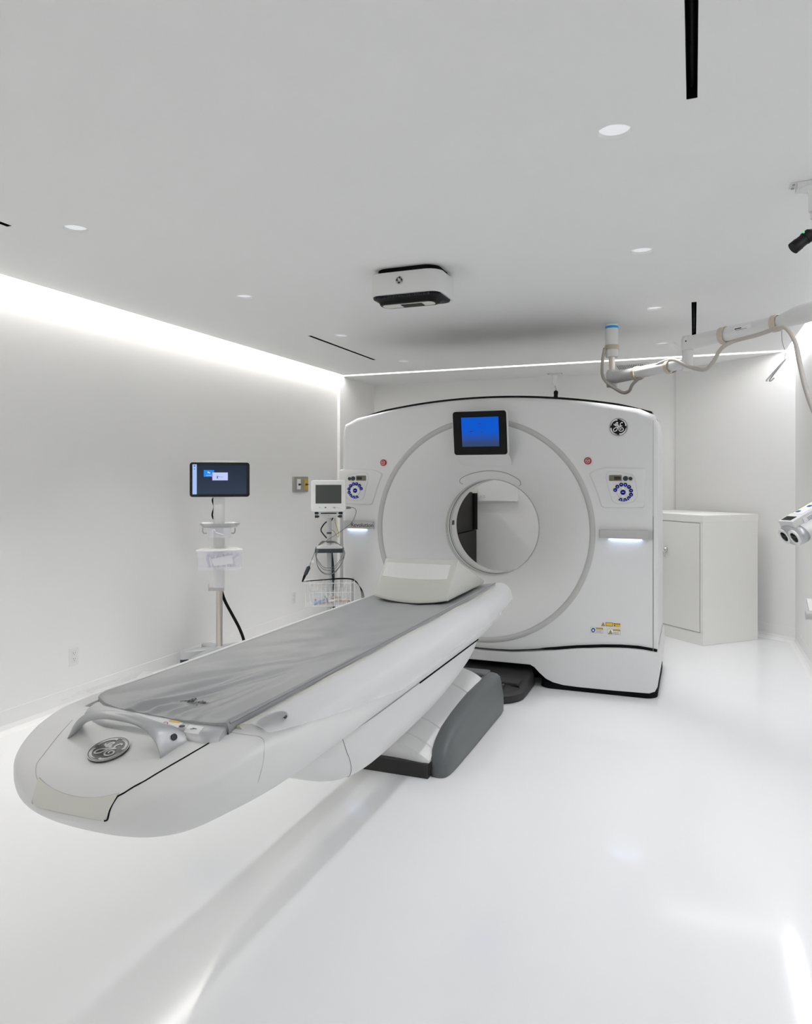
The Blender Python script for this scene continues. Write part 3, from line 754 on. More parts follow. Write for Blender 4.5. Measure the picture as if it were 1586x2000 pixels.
def section(Y, n=26):
    w_ = hw(Y); zt, zb, zm = ztop(Y), zbot(Y), zmid(Y); out = []
    for i in range(2 * n + 1):
        a = -PI / 2 + PI * i / (2 * n)     # right side bottom -> top
        s_, c_ = math.sin(a), math.cos(a)
        e = 2 / EU if s_ > 0 else 2 / EL
        u = abs(c_) ** e; v = abs(s_) ** e
        x, z = w_ * u, (zm + (zt - zm) * v if s_ > 0 else zm - (zm - zb) * v)
        if Y > 1.70 and s_ > 0 and x < 0.262: z = min(z, 0.738)      # trough that holds the pad
        out.append((x, z))
    R_ = [Vector((TX + x, Y, z)) for x, z in out]; L_ = [Vector((TX - x, Y, z)) for x, z in out[::-1][1:-1]]
    return R_ + L_
ys = [1.6995, 1.7005] + [YT0 + 0.0006 + (YTF - YT0) * (1 - math.cos(i / 34 * PI / 2)) for i in range(35)] + [2.0, 2.2, 2.4, 2.8, 3.2, 3.6, 3.8, 3.9, 4.1, 4.2, YT1]
ys.sort()
bm = nb(); rings(bm, [section(Y) for Y in ys]); bmesh.ops.recalc_face_normals(bm, faces=bm.faces)
obj('table_body', bm, M['white'], tb, auto=50)
# stepped rear end of the body, tapering under the cradle
bm = nb()
def sq(Y, w_, z0, z1): return [Vector((TX - w_, Y, z1)), Vector((TX - w_, Y, (z0 + z1) / 2)), Vector((TX - w_ * 0.8, Y, z0)), Vector((TX + w_ * 0.8, Y, z0)), Vector((TX + w_, Y, (z0 + z1) / 2)), Vector((TX + w_, Y, z1))]
rings(bm, [sq(4.26, 0.352, 0.60, 0.765), sq(4.44, 0.345, 0.605, 0.765), sq(4.50, 0.335, 0.65, 0.765)]); bmesh.ops.recalc_face_normals(bm, faces=bm.faces)
obj('cradle_end', bm, M['white'], tb)
def surf_line(pts, wd, m, name, up=0.0008, dens=8):
    P = spline([Vector((x, y, 0)) for x, y in pts], dens)
    P = [Vector((p.x, p.y, top_of(p.x, p.y) + up)) for p in P]
    bm = nb(); tube(bm, P, wd, 6); return obj(name, bm, m, tb)
def mirror_line(pts, sg): return [(TX + sg * x, y) for x, y in pts]
SEAM = [(0.1284, 1.4016), (0.1473, 1.4124), (0.1697, 1.4358), (0.1838, 1.4697), (0.1978, 1.5052), (0.2123, 1.5418), (0.2263, 1.5808), (0.2399, 1.6222)]
surf_line(mirror_line(SEAM, 1), 0.0020, M['blackmat'], 'cover_seam', 0.0005)
surf_line(mirror_line(SEAM, -1), 0.0011, M['seam_soft'], 'cover_seam', 0.0003)
LT = lambda x: 0.667 + 0.018 * (abs(x) / 0.12) ** 2
LW = lambda z: 0.1205 + 0.008 * max(0, (z - 0.655) / 0.03) - 0.012 * max(0, (0.642 - z) / 0.008) ** 2
rs = []
for i in range(25):
    u = i / 24 * 2 - 1; row = []
    for k in range(11):
        zt_ = LT(u * 0.128); z = 0.632 + (zt_ - 0.632) * k / 10; x = u * LW(z)
        row.append(Vector((TX + x, nose_y(TX + x, z) - 0.0016, z + 0.0008)))
    rs.append(row)
lip_bm = nb(); rings(lip_bm, rs, closed=False, cap=False); bmesh.ops.recalc_face_normals(lip_bm, faces=lip_bm.faces)
bmesh.ops.solidify(lip_bm, geom=lip_bm.faces[:], thickness=0.0012)
obj('front_lip', lip_bm, M['lip'], tb, auto=60)
for pts, wd, m in (([(u * LW(0.632), 0.6318) for u in (-1, -.6, -.2, .2, .6, 1)], 0.0010, 'seam_soft'), ([(u * 0.1284, LT(u * 0.1284) + 0.0008) for u in (-1, -.7, -.4, 0, .4, .7, 1)], 0.0010, 'seam_soft'),
                   ([(0.1290, 0.684), (0.1235, 0.668), (0.1215, 0.655), (0.1220, 0.642), (0.1190, 0.634), (0.112, 0.6315)], 0.0020, 'blackmat'), ([(-0.1290, 0.684), (-0.1235, 0.668), (-0.1215, 0.655), (-0.1220, 0.642), (-0.1190, 0.634)], 0.0010, 'seam_soft')):
    P = spline([Vector((TX + x, nose_y(TX + x, z) - 0.001, z)) for x, z in pts], 5)
    bm = nb(); tube(bm, P, wd, 6); obj('cover_seam', bm, M[m], tb)
NS = [(0.2599, 1.6773, 0.7657), (0.3049, 1.6828, 0.7627), (0.3357, 1.6923, 0.7595), (0.3502, 1.692, 0.7559), (0.361, 1.685, 0.7501), (0.3753, 1.6623, 0.7313), (0.3768, 1.6551, 0.7059), (0.3708, 1.6425, 0.6643), (0.3509, 1.6467, 0.6195)]
bm = nb(); tube(bm, spline([Vector((TX + x, y - 0.0006, z + 0.0006)) for x, y, z in NS], 5), 0.0010, 6); obj('cover_seam', bm, M['seam_soft'], tb)
# emblem on the sloping cover
cy_ = 1.52; cz_ = top_of(TX, cy_); sl = (top_of(TX, cy_ + 0.05) - top_of(TX, cy_ - 0.05)) / 0.1
M['emb'] = mat('graphite_emblem', (0.07, 0.07, 0.065), 0.3, metal=0.4, noise=0.03)
monogram_badge(tb, basis((TX - 0.010, cy_, cz_ + 0.002), (1, 0, 0), (0, 1, sl)), 0.053, M['emb'], M['silver'])
# grab handle: flat at both feet, round in the middle
HP = [(-0.184, 1.572, 0.7400, .034, .003), (-0.176, 1.571, 0.7500, .032, .006), (-0.160, 1.568, 0.770, .024, .0095), (-0.135, 1.563, 0.789, .018, .011), (-0.10, 1.557, 0.804, .015, .0115), (-0.05, 1.549, 0.815, .014, .0115), (0, 1.546, 0.818, .014, .0115),
      (0.05, 1.548, 0.815, .016, .0115), (0.092, 1.554, 0.803, .022, .011), (0.122, 1.562, 0.787, .034, .010), (0.142, 1.569, 0.770, .044, .008), (0.158, 1.573, 0.752, .050, .005), (0.164, 1.574, 0.7420, .051, .003)]
HP = [(TX + h[0],) + h[1:] for h in HP]
def interp(HP, k=6):
    out = []; n = len(HP)
    pos = spline([Vector(h[:3]) for h in HP], k); aa = spline([Vector((h[3], h[4], 0)) for h in HP], k)
    return pos, aa
pos, aa = interp(HP)
bm = nb(); rs = []
for i, p in enumerate(pos):
    t_ = (pos[min(i + 1, len(pos) - 1)] - pos[max(i - 1, 0)]).normalized(); kx = (p.x - TX) / 0.18; s_ = Vector((0.40 * kx * abs(kx), 1, 0)); s_ = (s_ - t_ * s_.dot(t_)).normalized(); n_ = s_.cross(t_).normalized()
    wv, tv = aa[i].x, aa[i].y
    rs.append([p + s_ * wv * (abs(math.cos(a)) ** 0.85) * (1 if math.cos(a) > 0 else -1) + n_ * tv * math.sin(a) for a in [2 * PI * j / 18 for j in range(18)]])
rings(bm, rs); bmesh.ops.recalc_face_normals(bm, faces=bm.faces)
hd = obj('grab_handle', bm, M['silver'], tb, smooth=True)
bm = nb(); cyl(bm, (TX + 0.140, 1.580, 0.764), (TX + 0.157, 1.576, 0.7735), 0.0085, 20); obj('handle_screw', bm, M['slate'], hd)
# silver crossbar behind the handle, with its labels
def bar_z(y): 
    pts = [(1.55, .750), (1.606, .750), (1.612, .766), (1.625, .777), (1.650, .7845), (1.80, .7855)]
    for (a, za), (b, zb_) in zip(pts, pts[1:]):
        if a <= y <= b: return za + (zb_ - za) * (y - a) / (b - a)
rs = []
for i in range(31):
    x = -0.228 + 0.486 * i / 30; yo = 0.045 * max(0, (-x - 0.10) / 0.13) ** 1.5 + 0.02 * max(0, (x - 0.235) / 0.023)
    rs.append([Vector((TX + x, y + yo, z)) for y, z in ((1.72, .745), (1.72, .7855), (1.65, .7845), (1.625, .777), (1.612, .766), (1.606, .745))])
bm = nb(); rings(bm, rs); bmesh.ops.recalc_face_normals(bm, faces=bm.faces)
cb = obj('end_crossbar', bm, M['silver'], tb, auto=35)
def on_bar(px, py, hx, hy, up, m, nm, rot=0.0):
    p = at_z(px, py, 0.784); bm = nb(); n = 4
    rs = [[Vector((p.x + sx, p.y - hy + 2 * hy * i / n, bar_z(p.y - hy + 2 * hy * i / n) + k)) for sx, k in ((-hx, up - 0.001), (-hx, up), (hx, up), (hx, up - 0.001))] for i in range(n + 1)]
    rings(bm, rs); bmesh.ops.recalc_face_normals(bm, faces=bm.faces); return obj(nm, bm, m, cb), Vector((p.x, p.y, bar_z(p.y)))
_, p = on_bar(379, 1420, 0.024, 0.013, 0.0010, M['paper'], 'figure_label')
bm = nb(); ribbon(bm, [p + Vector((-.008, -.006, .0012)), p + Vector((0, 0, .0014)), p + Vector((.004, .007, .0016))], 0.003, 0.0003, (0, 0, 1)); ribbon(bm, [p + Vector((-.007, .003, .0015)), p + Vector((.009, -.001, .0015))], 0.0025, 0.0003, (0, 0, 1)); obj('figure_mark', bm, M['ink'], cb)
on_bar(334, 1412, 0.030, 0.012, 0.0008, M['paper'], 'caution_label'); on_bar(341, 1409.5, 0.017, 0.0040, 0.0013, M['yellow'], 'label_header')
p = at_z(322, 1409, 0.7867); bm = nb(); ribbon(bm, [Vector((p.x + 0.008 * math.cos(a), p.y + 0.007 * math.sin(a), bar_z(p.y + 0.007 * math.sin(a)) + 0.0012)) for a in [2 * PI * k / 16 for k in range(17)]], 0.002, 0.0004, (0, 0, 1)); obj('prohibition_ring', bm, M['red'], cb)
p = at_z(355.5, 1418, 0.786); bm = nb(); cyl(bm, (p.x, p.y, 0.785), (p.x, p.y, 0.7866), 0.008, 18); obj('bolt_hole', bm, M['slate'], cb)
# underbody
def usec(Y, w_, zb, zt, n=16, e=4.5):
    out = []
    for i in range(n + 1):
        a = -PI / 2 * (1 - i / n); out.append((w_ * (0.72 + 0.28 * (1 - abs(math.sin(a)))) * abs(math.cos(a)) ** (2 / e) , zt - (zt - zb) * abs(math.sin(a)) ** (2 / e)))
    R_ = [Vector((TX + x, Y, z)) for x, z in out]; L_ = [Vector((TX - x, Y, z)) for x, z in out[::-1][:-1]]
    return R_ + L_
U = [(2.02, .27, .545), (2.10, .29, .50), (2.20, .310, .43), (2.32, .325, .37), (2.46, .332, .31), (2.60, .334, .283), (2.8, .334, .278), (3.1, .334, .285), (3.35, .334, .300), (3.55, .334, .335), (3.72, .334, .385), (3.82, .332, .44), (3.87, .330, .51)]
Us = spline([Vector(a) for a in U], 4)
bm = nb(); rings(bm, [usec(p.x, p.y, p.z, 0.575) for p in Us]); bmesh.ops.recalc_face_normals(bm, faces=bm.faces)
obj('underbody', bm, M['white'], tb, auto=50)
for s_ in (1, -1):
    bm = nb(); tube(bm, [(TX + s_ * 0.3355, 2.95, 0.5775), (TX + s_ * 0.3355, 3.86, 0.5775)], 0.0032, 6); obj('body_seam', bm, M['blackmat'], tb)
def us_at(Y):
    for a, b in zip(Us, Us[1:]):
        if a.x <= Y <= b.x: k = (Y - a.x) / (b.x - a.x); return a.lerp(b, k)
    return Us[-1]
P = []
for i in range(17):
    Y = 2.24 + 0.42 * (i / 16) ** 0.8; q = us_at(Y); P.append(usec(Y, q.y + 0.0006, q.z - 0.0006, 0.575)[16 - i])
bm = nb(); tube(bm, P, 0.0011, 6); obj('underbody_seam', bm, M['seam'], tb)
# lift shrouds
SH = [([(3.345, .068), (3.352, .088), (3.43, .113), (3.60, .160), (3.60, .068)], .228), ([(3.42, .095), (3.426, .122), (3.56, .169), (3.80, .198), (3.80, .06)], .233),
      ([(3.545, .145), (3.552, .174), (3.75, .203), (4.01, .232), (4.12, .242), (4.12, .06)], .238), ([(4.00, .205), (4.006, .237), (4.12, .254), (4.24, .268), (4.28, .262), (4.28, .06)], .243)]
for P, wd in SH:
    bm = nb(); n_ = 14; rs = []
    for i in range(n_ + 1):
        u = i / n_ * 2 - 1; k = 1 - abs(u) ** 7
        rs.append([Vector((TX + u * wd, y + 0.035 * (1 - abs(u) ** 2) * (j < 2) + 0.02 * (1 - k) * (j < 2), z + (0.055 * (1 - u * u) - 0.012 * (1 - k)) * (0 < j < len(P) - 1) + 0.05 * (1 - u * u) * (j == 0 and z > 0.08))) for j, (y, z) in enumerate(P)])
    rings(bm, rs); bmesh.ops.recalc_face_normals(bm, faces=bm.faces)
    obj('lift_shroud', bm, M['white'], tb, auto=40)
obj('base_plate', box((TX - 0.23, 3.345, 0.0), (TX + 0.23, 4.55, 0.069)), M['pedal'], tb)
obj('lift_column', box((TX - 0.12, 3.66, 0.05), (TX + 0.10, 3.82, 0.42)), M['white'], tb)
# dark side fenders and rear bar
for s_ in (1, -1):
    F_ = [(3.375, .025, .012), (3.385, .06, .032), (3.41, .105, .045), (3.45, .14, .052), (3.52, .175, .056), (3.65, .205, .058), (3.85, .228, .06), (4.05, .243, .06), (4.25, .252, .06), (4.40, .252, .06), (4.46, .240, .058), (4.50, .21, .05), (4.525, .16, .036)]
    bm = nb(); rs = []
    for Y, zt, w_ in F_:
        cx = TX + s_ * (0.268)
        zb_ = 0.0
        o2 = []
        pr = [(-1, 0), (-1, .75), (-.85, .93), (-.5, 1), (.3, 1), (.62, .93), (.80, .72), (1.0, .45), (1.0, 0.12), (.9, 0)]
        o2 = [Vector((cx + s_ * w_ * u, Y, zb_ + (zt - zb_) * v)) for u, v in pr]
        rs.append(o2)
    rings(bm, rs); bmesh.ops.recalc_face_normals(bm, faces=bm.faces)
    bmesh.ops.subdivide_edges(bm, edges=bm.edges[:], cuts=1, use_grid_fill=True, smooth=0.6)
    obj('side_fender', bm, M['fender'], tb, auto=55)
obj('rear_bar', box((TX - 0.27, 4.34, 0.205), (TX + 0.25, 4.46, 0.262), 0.012), M['fender'], tb)

# pad on the cradle
PTXT = at_z(380, 1373, 0.786)
PW = 0.256; PY0, PY1 = 1.675, 4.52
def near_edge(x):
    u = x - TX; pts = [(-0.30, 1.76), (-0.257, 1.745), (-0.241, 1.722), (-0.19, 1.692), (-0.10, 1.675), (0.015, 1.664), (0.05, 1.662), (0.12, 1.652), (0.225, 1.657), (0.25, 1.662), (0.30, 1.67)]
    for (a, ya), (b, yb_) in zip(pts, pts[1:]):
        if a <= u <= b: return ya + (yb_ - ya) * (u - a) / (b - a)
    return 1.77 if u < 0 else 1.67
def pad_top(x, Y):
    u = max(-1, min(1, (x - TX) / PW)); e = near_edge(x); D = Y - e
    z = 0.783 + 0.008 * math.exp(-D / 0.25) + 0.010 * abs(u) ** 2.2
    f = math.exp(-D / 0.5)
    g = lambda a, b, wd, k=0.0: math.exp(-(((x - TX) - (a + b * D + k * D * D)) / (wd * (1 + 1.6 * D))) ** 2)
    # tension folds fanning out of the near edge, shallow waves further up
    f *= 1 - 0.9 * math.exp(-((x - PTXT.x) / 0.075) ** 2 - ((Y - PTXT.y) / 0.05) ** 2)
    z += 1.2 * f * min(1, D / 0.05 + 0.25) * (0.012 * g(-0.075, 0.30, 0.016) - 0.010 * g(-0.045, 0.30, 0.014) + 0.010 * g(-0.01, 0.26, 0.013) - 0.007 * g(0.022, 0.20, 0.011) + 0.007 * g(0.045, 0.16, 0.010) - 0.005 * g(0.075, 0.10, 0.010) + 0.005 * g(0.10, 0.06, 0.009) - 0.007 * g(-0.115, 0.28, 0.018) + 0.004 * g(0.15, 0.02, 0.010))
    z += 0.009 * math.exp(-((Y - 2.15 - 0.5 * u) / 0.10) ** 2) * (1 - u * u) - 0.009 * math.exp(-((Y - 2.38 - 0.4 * u) / 0.09) ** 2) * (1 - u * u)
    z += 0.0035 * math.sin(9 * Y + 5 * u) * math.cos(3.1 * Y - 4 * u) * (1 - u * u) + 0.003 * math.exp(-((Y - 2.7) / .35) ** 2) * math.sin(24 * Y - 7 * u) * (1 - u * u)
    z += -0.018 * math.exp(-((Y - 4.1) / 0.6) ** 2) * (1 - abs(u) ** 2)
    if D < 0.035: z -= 0.006 * (max(0, 0.035 - D) / 0.035) ** 2
    if D < 0.12: z = max(z, 0.7872)
    return z
rs = []
nx, ny = 72, 230
for j in range(ny + 1):
    t_ = (j / ny) ** 1.4
    XX = [TX - PW + 2 * PW * i / nx for i in range(nx + 1)]
    YY = lambda x: near_edge(x) + (PY1 - near_edge(x)) * t_
    row = [Vector((x, YY(x), pad_top(x, YY(x)))) for x in XX]
    yl, yr = YY(TX - PW), YY(TX + PW)
    low = 0.752 if j else 0.762
    row = [Vector((TX - PW - 0.006, yl, 0.762)), Vector((TX - PW - 0.006, yl, 0.788))] + row + [Vector((TX + PW + 0.006, yr, 0.788)), Vector((TX + PW + 0.006, yr, 0.762))]
    row += [Vector((TX + PW - 0.02, yr, low)), Vector((TX, YY(TX), low)), Vector((TX - PW + 0.02, yl, low))]
    if j == 0: rs.append([Vector((p.x, p.y + 0.003, min(p.z, 0.764) - 0.001)) for p in row])
    rs.append(row)
bm = nb(); rings(bm, rs); bmesh.ops.recalc_face_normals(bm, faces=bm.faces)
pd = obj('table_pad', bm, M['vinyl'], smooth=True)
tag(pd, 'long grey vinyl pad with creases lying on the patient table', 'pad')
for s_ in (1, -1):
    bm = nb(); tube(bm, [(TX + s_ * (PW + 0.004), y, 0.792) for y in (near_edge(TX + s_ * PW) + 0.01, 2.5, 3.3, PY1)], 0.004, 8)
    obj('edge_piping', bm, M['patch'] if s_ < 0 else M['vinyl'], pd)
# print on the pad
def padtext(s, size, px, py, shear=0.0, bold=0.0):
    p = at_z(px, py, 0.786); b_ = text(s, size, basis((p.x, p.y, 0), (1, 0, 0), (0, 1, 0)) @ Matrix.Diagonal((0.85, 1.55, 1, 1)), 0.0, shear=shear, bold=bold)
    for v in b_.verts: v.co.z = max(pad_top(v.co.x + dx, v.co.y + dy) for dx in (-.006, -.003, 0, .003, .006) for dy in (-.006, -.003, 0, .003, .006)) + 0.0012
    return b_
obj('printed_logo', join(padtext('RadScan', 0.027, 385, 1373, 0.4, 0.0004), padtext('MEDICAL', 0.011, 377, 1379.5, 0.3)), M['ink'], pd)
p = at_z(363, 1370, 0.786); bm = nb()
P = spline([(p.x + a, p.y + b, 0) for a, b in ((0.004, 0.022), (0.016, 0.026), (0.020, 0.015), (0.008, 0.002), (-0.008, -0.006), (-0.018, -0.002), (-0.014, 0.006))], 5)
P = [Vector((q.x, q.y, max(pad_top(q.x + d, q.y + e) for d in (-.004, 0, .004) for e in (-.004, 0, .004)) + 0.0012)) for q in P]
ribbon(bm, P, 0.004, 0.0003, (0, 0, 1)); obj('printed_hook', bm, M['ink'], pd)

# wedge cushion
cu = thing('wedge_cushion', 'large putty grey triangular bolster cushion lying on the table pad', 'cushion', (TX, 4.0, 0.78))
WX = 0.214
rs = []
nseg = 22
for i in range(nseg + 1):
    u = i / nseg * 2 - 1; x = TX + u * WX; sag = 0.026 * (1 - u * u)
    zb_ = 0.802 - sag
    prof = [(3.70, zb_ + 0.004), (3.705, zb_ + 0.02), (3.865, 0.985 + 0.003 * (1 - u * u)), (3.875, 0.995), (3.90, 0.997), (3.915, 0.985), (4.42, zb_ + 0.022), (4.425, zb_ + 0.004), (4.41, zb_), (3.715, zb_)]
    rs.append([Vector((x, y, z)) for y, z in prof])
bm = nb(); rings(bm, rs); bmesh.ops.recalc_face_normals(bm, faces=bm.faces)
bev_all(bm, 0.004, 2, 0.9)
obj('cushion_body', bm, M['bolster'], cu, auto=50)
def fc(u, v, off=0.0015):        # point on the front face, v 0 bottom .. 1 top
    x = TX + u * WX; y = 3.705 + (3.865 - 3.705) * v; z = 0.82 - 0.026 * (1 - u * u) * (1 - v) + (0.985 - 0.82) * v
    n_ = Vector((0, -0.165, 0.16)).normalized(); n_ = Vector((0, -0.72, 0.69)); return Vector((x, y, z)) + n_ * off
bm = nb(); rings(bm, [[fc(-0.93 + 1.78 * i / 10, 0.53, o), fc(-0.93 + 1.78 * i / 10, 0.94, o), ][::1] + [fc(-0.93 + 1.78 * i / 10, 0.94, o + 0.0015), fc(-0.93 + 1.78 * i / 10, 0.53, o + 0.0015)] for i in range(11) for o in (0.001,)])
bmesh.ops.recalc_face_normals(bm, faces=bm.faces)
obj('label_patch', bm, M['patch'], cu)
bm = nb(); tube(bm, [Vector((TX + WX - .001, 3.702, .803)), Vector((TX + WX - .001, 3.87, .992)), Vector((TX + WX - .001, 3.91, .992)), Vector((TX + WX - .001, 4.42, .815))], 0.0025, 6)
obj('edge_piping', bm, M['bolster'], cu)

# plastic film draped over the right edge of the table, clear corner on the left
def film_pt(s, Y, side):
    k = max(0, min(1, (Y - 1.80) / 1.0))
    wv = 0.0035 * math.sin(2.1 * Y + 13 * s) + 0.0015 * math.sin(5 * Y - 9 * s)
    prof = [(0.265, 0.773), (0.283, 0.786), (0.320, 0.790), (0.360, 0.782), (0.393, 0.762), (0.410, 0.725), (0.413, 0.690), (0.406, 0.640)]
    f = s * (len(prof) - 1); i = min(int(f), len(prof) - 2); t_ = f - i
    x = prof[i][0] + (prof[i + 1][0] - prof[i][0]) * t_; z = prof[i][1] + (prof[i + 1][1] - prof[i][1]) * t_
    if Y > 3.8: x *= 1 - 0.13 * (Y - 3.8) / 0.75
    return Vector((TX + side * (x + abs(wv) * 0.6), Y, z + wv * 0.5 + 0.002))
bm = nb(); rs = []
for j in range(90):
    Y0 = 1.685 + (4.56 - 1.685) * j / 89
    row = []
    for i in range(15):
        s = i / 14; end = (0.16 * (1 - s) if j == 89 else 0)
        smax = 0.46 + 0.46 * min(1, max(0, (Y0 - 1.66) / 0.9)) ** 0.7 + 0.02 * math.sin(3 * Y0)
        row.append(film_pt(s * smax, Y0 + (-0.10 * s if j < 3 else 0) * 0, 1))
    rs.append(row)
rings(bm, rs, closed=False, cap=False)
tag(obj('plastic_sheet', bm, M['film'], smooth=True), 'milky plastic sheet draped over the right edge of the patient table', 'plastic sheet')
bm = nb(); rs = []
for j in range(24):
    Y0 = 1.70 + 0.28 * j / 23; row = []
    for i in range(10):
        s = i / 9; row.append(Vector((TX - 0.255 - 0.135 * s * (1 - 0.35 * j / 23), Y0 + 0.02 * s, 0.799 + 0.010 * math.sin(s * 3) - 0.030 * s * s + 0.012 * math.exp(-j / 4) * math.sin(5 * s + 1))))
    rs.append(row)
rings(bm, rs, closed=False, cap=False)
tag(obj('clear_vinyl_flap', bm, M['vinylclear'], smooth=True), 'clear vinyl flap sticking out at near left corner of the patient table', 'plastic sheet')
# coiled strap seen through the film, and its cream webbing
st = nb()
c0 = at_z(533, 1398, 0.785)
for k in range(3):
    R_ = 0.034 - 0.010 * k
    tube(st, [Vector((c0.x + 0.012 * k + R_ * 0.8 * math.cos(a), c0.y + R_ * 1.7 * math.sin(a), 0.7765 + 0.002 * k)) for a in [2 * PI * i / 20 for i in range(17)]], 0.0045, 8)
tag(obj('safety_strap', st, M['slate'], smooth=True), 'dark coiled strap lying under the plastic sheet beside the pad', 'strap')
bm = nb(); rs = []
for j in range(60):
    Y0 = 1.70 + 2.7 * j / 59; a = 0.003 * math.sin(Y0 * 9)
    rs.append([Vector((TX + 0.2635, Y0, 0.760)), Vector((TX + 0.264, Y0, 0.774 + a)), Vector((TX + 0.274, Y0, 0.775 + a)), Vector((TX + 0.282, Y0, 0.768))])
rings(bm, rs); bmesh.ops.recalc_face_normals(bm, faces=bm.faces)
M['cream_web'] = mat('cream_webbing', (0.62, 0.60, 0.50), 0.7, noise=0.05, nscale=60)
tag(obj('cream_piping_strip', bm, M['cream_web']), 'cream fabric edging strip between grey pad and plastic sheet', 'fabric strip')

# ---------------------------------------------------------------- ceiling unit (patient camera)
cz0 = 2.395; 
cu_ = thing('ceiling_camera_unit', 'white and black square patient camera unit hung under the ceiling', 'camera', (-1.45, 3.62, ZC))
ux0, ux1, uy0, uy1 = -1.65, -1.235, 3.635, 3.955
bm = nb(); lv = []
for z, off in ((ZC - 0.026, 0.02), (ZC - 0.030, 0.006), (ZC - 0.042, 0), (ZC - 0.138, 0.0), (ZC - 0.148, 0.005), (ZC - 0.150, 0.014)):
    lv.append([Vector((x, y, z)) for x, y in rrect(ux0 + off, ux1 - off, uy0 + off, uy1 - off, 0.085 - off * .5, 10)])
rings(bm, lv); bmesh.ops.recalc_face_normals(bm, faces=bm.faces)
hs = obj('housing', bm, M['white'], cu_, auto=45)
obj('mounting_plate', prism_z(rrect(ux0 + 0.03, ux1 - 0.03, uy0 + 0.03, uy1 - 0.03, 0.075, 8), ZC - 0.028, ZC - 0.0005), M['blackmat'], cu_)
bm = nb(); lv = []
for z, off in ((ZC - 0.145, 0.012), (ZC - 0.158, 0.015), (ZC - 0.162, 0.025), (ZC - 0.170, 0.038), (ZC - 0.188, 0.046), (ZC - 0.190, 0.052)):
    lv.append([Vector((x, y, z)) for x, y in rrect(ux0 + off, ux1 - off, uy0 + off, max(uy1 - off * 3.4, uy0 + 0.15), 0.06 - off * .3, 10)])
rings(bm, lv); bmesh.ops.recalc_face_normals(bm, faces=bm.faces)
obj('lower_hood', bm, M['black'], cu_, auto=45)
bm = nb()
for i in range(30):
    x = ux0 + 0.06 + i * 0.010
    bx(bm, (x, uy0 + 0.008, ZC - 0.164), (x + 0.004, uy0 + 0.02, ZC - 0.153))
obj('vent_teeth', bm, M['slate'], cu_)
obj('bottom_plate', prism_z(rrect(ux0 + 0.06, ux1 - 0.06, uy0 + 0.06, uy1 - 0.185, 0.03, 8), ZC - 0.1925, ZC - 0.188), M['lip'], cu_)
obj('sensor_window', box((-1.48, uy0 + 0.07, ZC - 0.195), (-1.36, uy0 + 0.125, ZC - 0.190)), M['black'], cu_)
pm = at_y(780, 547, uy0)
monogram_badge(hs, basis((pm.x, uy0 - 0.0005, pm.z), (1, 0, 0), (0, 0, 1)), 0.0215, M['black'], M['paper'])

# ---------------------------------------------------------------- hanging arm with cable
ar = thing('equipment_boom', 'white jointed support arm hung from ceiling at right', 'support arm', (-0.56, 5.6, ZC))
ax, ay = -0.562, 5.6
bm = nb(); lathe(bm, ax, ay, [(0.044, 2.345), (0.047, 2.36), (0.047, 2.53), (0.046, 2.55), (0.046, ZC - 0.001)]); po = obj('ceiling_post', bm, M['white_gloss'], ar, auto=40)
bm = nb(); lathe(bm, ax, ay, [(0.0475, 2.555), (0.0475, 2.572)]); obj('blue_tape', bm, M['blue'], po)
bm = nb(); lathe(bm, ax, ay, [(0.0225, 2.24), (0.0225, 2.35)]); obj('steel_shaft', bm, M['steel'], ar, smooth=False, auto=40)
hub = Vector((ax, ay, 2.19))
el = at_z(1343, 708, 2.175)
dv = (el - hub).normalized()
bm = nb(); lathe(bm, ax, ay, [(0.036, 2.125), (0.039, 2.13), (0.040, 2.235), (0.032, 2.252)])
bm = join(bm, tube(nb(), [hub + dv * 0.02, hub + dv * 0.35, el - dv * 0.18, el - dv * 0.0], [0.044, 0.041, 0.036, 0.034], 20))
obj('lower_arm', bm, M['white'], ar, auto=40)
bm = nb(); lathe(bm, el.x, el.y, [(0.030, 2.125), (0.033, 2.13), (0.033, 2.248), (0.031, 2.25), (0.034, 2.252), (0.037, 2.27), (0.040, 2.32), (0.03, 2.338)])
obj('elbow_joint', bm, M['white'], ar, auto=40)
e2 = Vector((el.x, el.y, 2.295)); m2 = at_z(1525, 628, 2.32); m3 = at_z(1586, 606, 2.325); d2 = (m3 - e2); end = e2 + d2 * 1.22
bm = nb(); tube(bm, [e2, e2.lerp(m2, .35), e2.lerp(m2, .95)], [0.043, 0.041, 0.038], 20)
obj('upper_arm', bm, M['white'], ar, auto=40)
bm = nb(); tube(bm, [e2.lerp(m2, .93), e2.lerp(m2, .98), m2.lerp(m3, .25), m2.lerp(m3, .6), end], [0.034, 0.034, 0.043, 0.052, 0.056], 20)
obj('arm_end', bm, M['white'], ar, auto=40)
du = (m2 - e2).normalized(); sd = Vector((du.y, -du.x, 0)).normalized()
sd = -sd if sd.y > 0 else sd
lp_ = e2.lerp(m2, 0.66) + sd * 0.0398 + Vector((0, 0, 0.004)); upv = sd.cross(du); upv = upv if upv.z > 0 else -upv
bm = nb(); prism(bm, [(-0.055, -0.011), (0.055, -0.011), (0.055, 0.014), (-0.055, 0.014)], lambda a, b: lp_ + du * a + upv * b, lambda a, b: lp_ + du * a + upv * b + sd * 0.0015)
lb = obj('rating_label', bm, M['paper'], ar)
bm = nb(); ribbon(bm, [lp_ + du * -0.048 + upv * 0.003 + sd * 0.0016, lp_ + du * -0.005 + upv * 0.003 + sd * 0.0016], 0.006, 0.0003, sd); ribbon(bm, [lp_ + du * -0.045 - upv * 0.006 + sd * 0.0016, lp_ + du * 0.03 - upv * 0.006 + sd * 0.0016], 0.002, 0.0003, sd)
obj('label_print', bm, M['ink'], lb)
